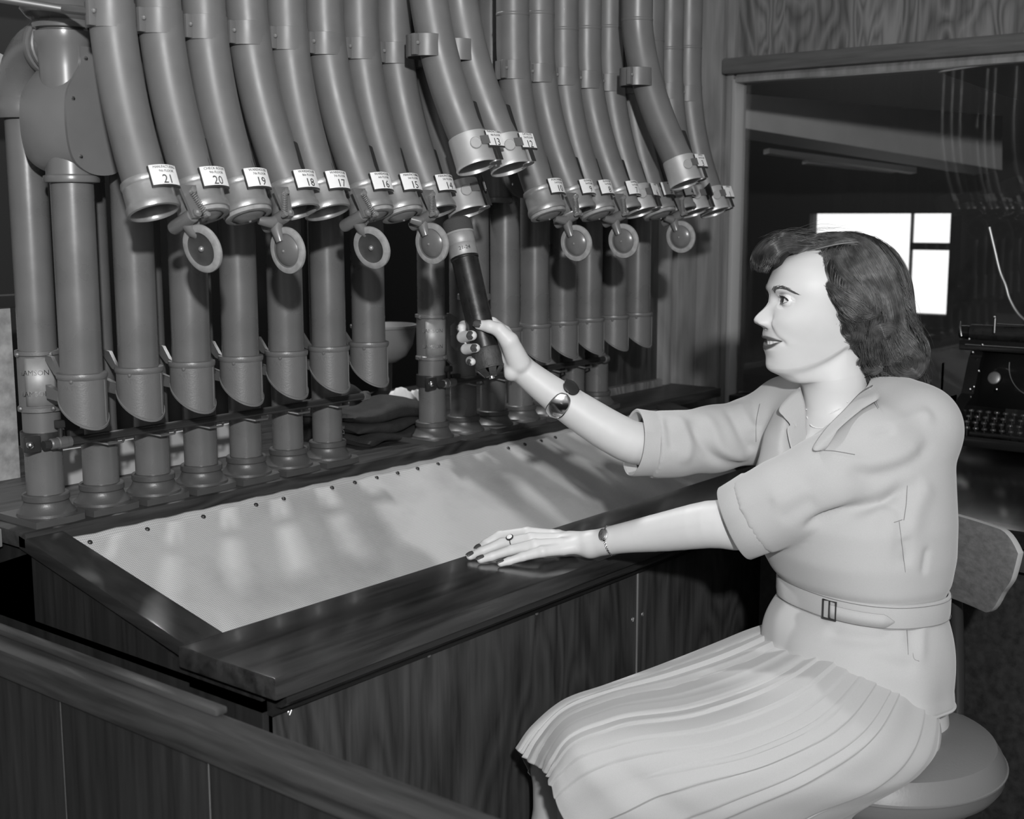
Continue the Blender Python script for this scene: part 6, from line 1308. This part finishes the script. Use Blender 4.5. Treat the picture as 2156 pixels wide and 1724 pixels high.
MB().sweep([T(-0.015, 0.19, 0.245), T(0.41, 0.19, 0.245)], 0.019, 20).build('platen', M['leather'], cr)
MB().sweep([T(-0.04, 0.19, 0.245), T(-0.018, 0.19, 0.245)], 0.015, 16).build('platen_knob', M['black'], cr)
MB().sweep([T(0.055, 0.15, 0.270), T(0.41, 0.15, 0.270)], 0.0022, 8).build('paper_bail', M['bright'], cr); MB().sweep([T(-0.005, 0.125, 0.222), T(0.41, 0.125, 0.222)], 0.0024, 8).build('rail', M['bright'], cr)
MB().sweep([T(-0.02, 0.14, 0.24), T(-0.022, 0.135, 0.262), T(-0.018, 0.13, 0.275)], 0.0026, 8).build('return_lever', M['bright'], cr); MB().sweep([T(0.05, 0.15, 0.25), T(0.05, 0.15, 0.283)], 0.0022, 8).sphere(T(0.049, 0.15, 0.285), 0.0035, 8).build('bail_arm', M['bright'], cr)
tbox(MB(), (0.145, 0.125, 0.20), (0.165, 0.135, 0.25), 0.002).build('card_guide', M['dull'], cr)
for q in ((0.005, 0.12, 0.235), (0.035, 0.12, 0.224), (0.012, 0.128, 0.205), (0.03, 0.12, 0.165), (0.02, 0.10, 0.125), (0.028, 0.10, 0.131), (0.075, 0.11, 0.128), (0.155, 0.12, 0.245)): MB().sphere(T(*q), 0.0032, 8).build('screw', M['bright'], ty)
MB().lathe([(0.0001, 0.001), (0.012, 0.001), (0.0135, 0), (0.0145, -0.001)], T(0.058, 0.140, 0.150), -TY*0.94+UP*0.33, 24).build('badge', M['dull'], ty)
M['keytop'] = plain('key_top', 0.03, 0.08, spec=0.8)
kme = None
for r_ in range(4):
    for c_ in range(10):
        p = T(0.022+c_*0.0188+(0.006, -0.002, -0.005, 0.0)[r_] + (0.012 if r_ == 3 else 0), 0.014+0.0195*(3-r_) if False else 0.014+0.0195*r_, 0.052+0.0098*r_)
        if kme is None:
            kp = MB().lathe([(0.0001, 0.0035), (0.004, 0.0032), (0.0062, 0.0018), (0.0068, 0.0), (0.0062, -0.002), (0.0001, -0.002)], (0, 0, 0), n=14).sweep([(0, 0, -0.002), (0, 0, -0.02)], 0.0015, 5)
            o = kp.build('key', M['keytop'], ty, world=False); kme = o.data; o.location = Vector(p)-wloc(ty)
        else: o = link_mesh('key', kme, ty, Vector(p)-wloc(ty))
tbox(MB(), (0.06, -0.012, 0.040), (0.30, 0.004, 0.048), 0.003).build('space_bar', M['black'], ty)
# white papers beside it
q = at(1952, 900, Z=0.785)
pb = thing('paper_tray', 'white box and papers standing left of the typewriter', 'papers', tuple(at(1958, 905, X=2.98)))
a_, b_2 = at(1948, 762, X=2.98), at(1980, 832, X=2.98)
MB().box((2.98, a_[1], 0.785), (2.995, b_2[1], a_[2]), 0.001).build('card', M['paper'], pb)
a_, b_2 = at(1940, 838, X=2.86), at(1975, 905, X=2.86); MB().box((2.86, a_[1], 0.785), (2.97, b_2[1], a_[2]), 0.002).build('box', M['paper'], pb)
# slim curved rod standing at the window
t = thing('lamp_arm', 'slim bright curved lamp arm above the typewriter', 'lamp', tuple(at(2150, 690, d=3.05)))
MB().sweep(spline([at(*p_, d=3.05) for p_ in ((2083, 478), (2093, 520), (2105, 570), (2117, 600), (2126, 630), (2145, 662), (2175, 690), (2230, 760), (2260, 900))], 60), 0.0036, 8).build('arm', M['dull'], t)
MB().lathe([(0.0001, 0.02), (0.05, 0.018), (0.06, 0.0)], (at(2260, 900, d=3.05)[0], at(2260, 900, d=3.05)[1], 0.785), n=24).build('foot', M['black'], t)
MB().sweep([at(2260, 900, d=3.05), np.array([at(2260, 900, d=3.05)[0], at(2260, 900, d=3.05)[1], 0.80])], 0.0036, 8).build('stem', M['dull'], t)
# ================================================================== things on the rear shelf
bg = thing('folded_bag', 'pile of folded dark canvas bags with faint stencilled letters, between the two groups of pipes', 'bag', tuple(at(810, 930, Z=ZSH)))
def slab(cx, cy, cz, lx, ly, hz, rot, name, seed, roll=0.0):
    G = []; r_ = np.random.default_rng(seed); ph_ = r_.uniform(0, 6, 4)
    for i, u in enumerate(np.linspace(-1, 1, 34)):
        col = []
        for v in np.linspace(0, 2*pi, 28, endpoint=False):
            c_, s_ = math.cos(v), math.sin(v); cx_ = abs(c_)**0.45*np.sign(c_); sx_ = abs(s_)**0.7*np.sign(s_); e = (1-abs(u)**7)**0.35 if abs(u) < 1 else 0.02
            x_ = u*lx*(1+0.03*math.sin(v*2+ph_[0])); y_ = cx_*ly*(0.93+0.07*math.sin(u*3+ph_[1])); z_ = sx_*hz*e*(1+0.25*math.sin(u*4+ph_[2]+v)+roll*u)
            z_ += 0.003*math.sin(u*5+y_*40+ph_[3])
            col.append((cx+x_*math.cos(rot)-y_*math.sin(rot), cy+x_*math.sin(rot)+y_*math.cos(rot), max(cz+z_, ZSH+0.0005)))
        G.append(col)
    return MB().grid(np.array(G), wrap_v=True).build(name, M['cloth'], bg)
bx = at(800, 930, Z=ZSH)
slab(bx[0]+0.01, 1.885, ZSH+0.012, 0.085, 0.075, 0.013, 0.05, 'bottom_fold', 1); slab(bx[0]+0.012, 1.888, ZSH+0.034, 0.098, 0.075, 0.013, -0.02, 'middle_fold', 2); slab(bx[0]+0.018, 1.885, ZSH+0.060, 0.105, 0.070, 0.016, -0.06, 'top_fold', 3, 0.3)
slab(bx[0]-0.005, 1.97, ZSH+0.050, 0.085, 0.05, 0.05, 0.1, 'back_bundle', 4)
V, F = text_mb('DE', 0.018, 0.0002); p = at(733, 905, Y=1.802)
MB().add([np.array([bx[0]-0.089-v[2], 1.868-v[1]*0+v[0]*0.6*0-0.0, ZSH+0.035+v[0]*0.8])+np.array([0, v[1]*0.8, 0]) for v in V], F, False).build('stencilled_letters', M['ring'], bg)
# crumpled white rag behind it
t = thing('white_rag', 'crumpled white cloth behind the folded bags', 'cloth', tuple(at(850, 868, Y=2.06)))
rc_ = at(850, 862, Y=2.06); rr_ = np.random.default_rng(5); G = []
A1 = rr_.normal(0, 1, (6, 4))
for u in np.linspace(-1, 1, 26):
    col = []
    for v in np.linspace(-1, 1, 16):
        w_ = sum(math.sin(u*(2+3*abs(a[0]))+v*(2+3*abs(a[1]))+a[2]*3)*0.007 for a in A1); col.append((rc_[0]+u*0.062+0.01*v, 2.06+v*0.045, max(ZSH+0.0015, ZSH+0.026+w_*1.1-0.022*(u*u*0.6)-0.02*v*v+0.012*(1-v)*0.8)))
    G.append(col)
MB().grid(np.array(G)).build('cloth', M['rag'], t, solid=0.001)
# grey hopper bowl standing in the dark recess
bw = at(808, 700, Y=2.25)
t = thing('hopper_bowl', 'rounded grey bowl on a dark stand in the gap behind the pipes', 'bowl', (bw[0], 2.25, ZSH))
MB().lathe([(0.0001, -0.078), (0.03, -0.074), (0.055, -0.058), (0.072, -0.03), (0.078, 0.0), (0.080, 0.012), (0.083, 0.014), (0.083, 0.020), (0.076, 0.020), (0.07, -0.02), (0.0001, -0.06)], (bw[0], 2.25, bw[2]), n=40).build('bowl', M['bowl'], t)
MB().lathe([(0.0001, bw[2]-0.07), (0.02, bw[2]-0.07), (0.018, ZSH+0.03), (0.05, ZSH+0.01), (0.05, ZSH), (0.0001, ZSH)], (bw[0], 2.25, 0), n=24).build('stand', M['dark'], t)
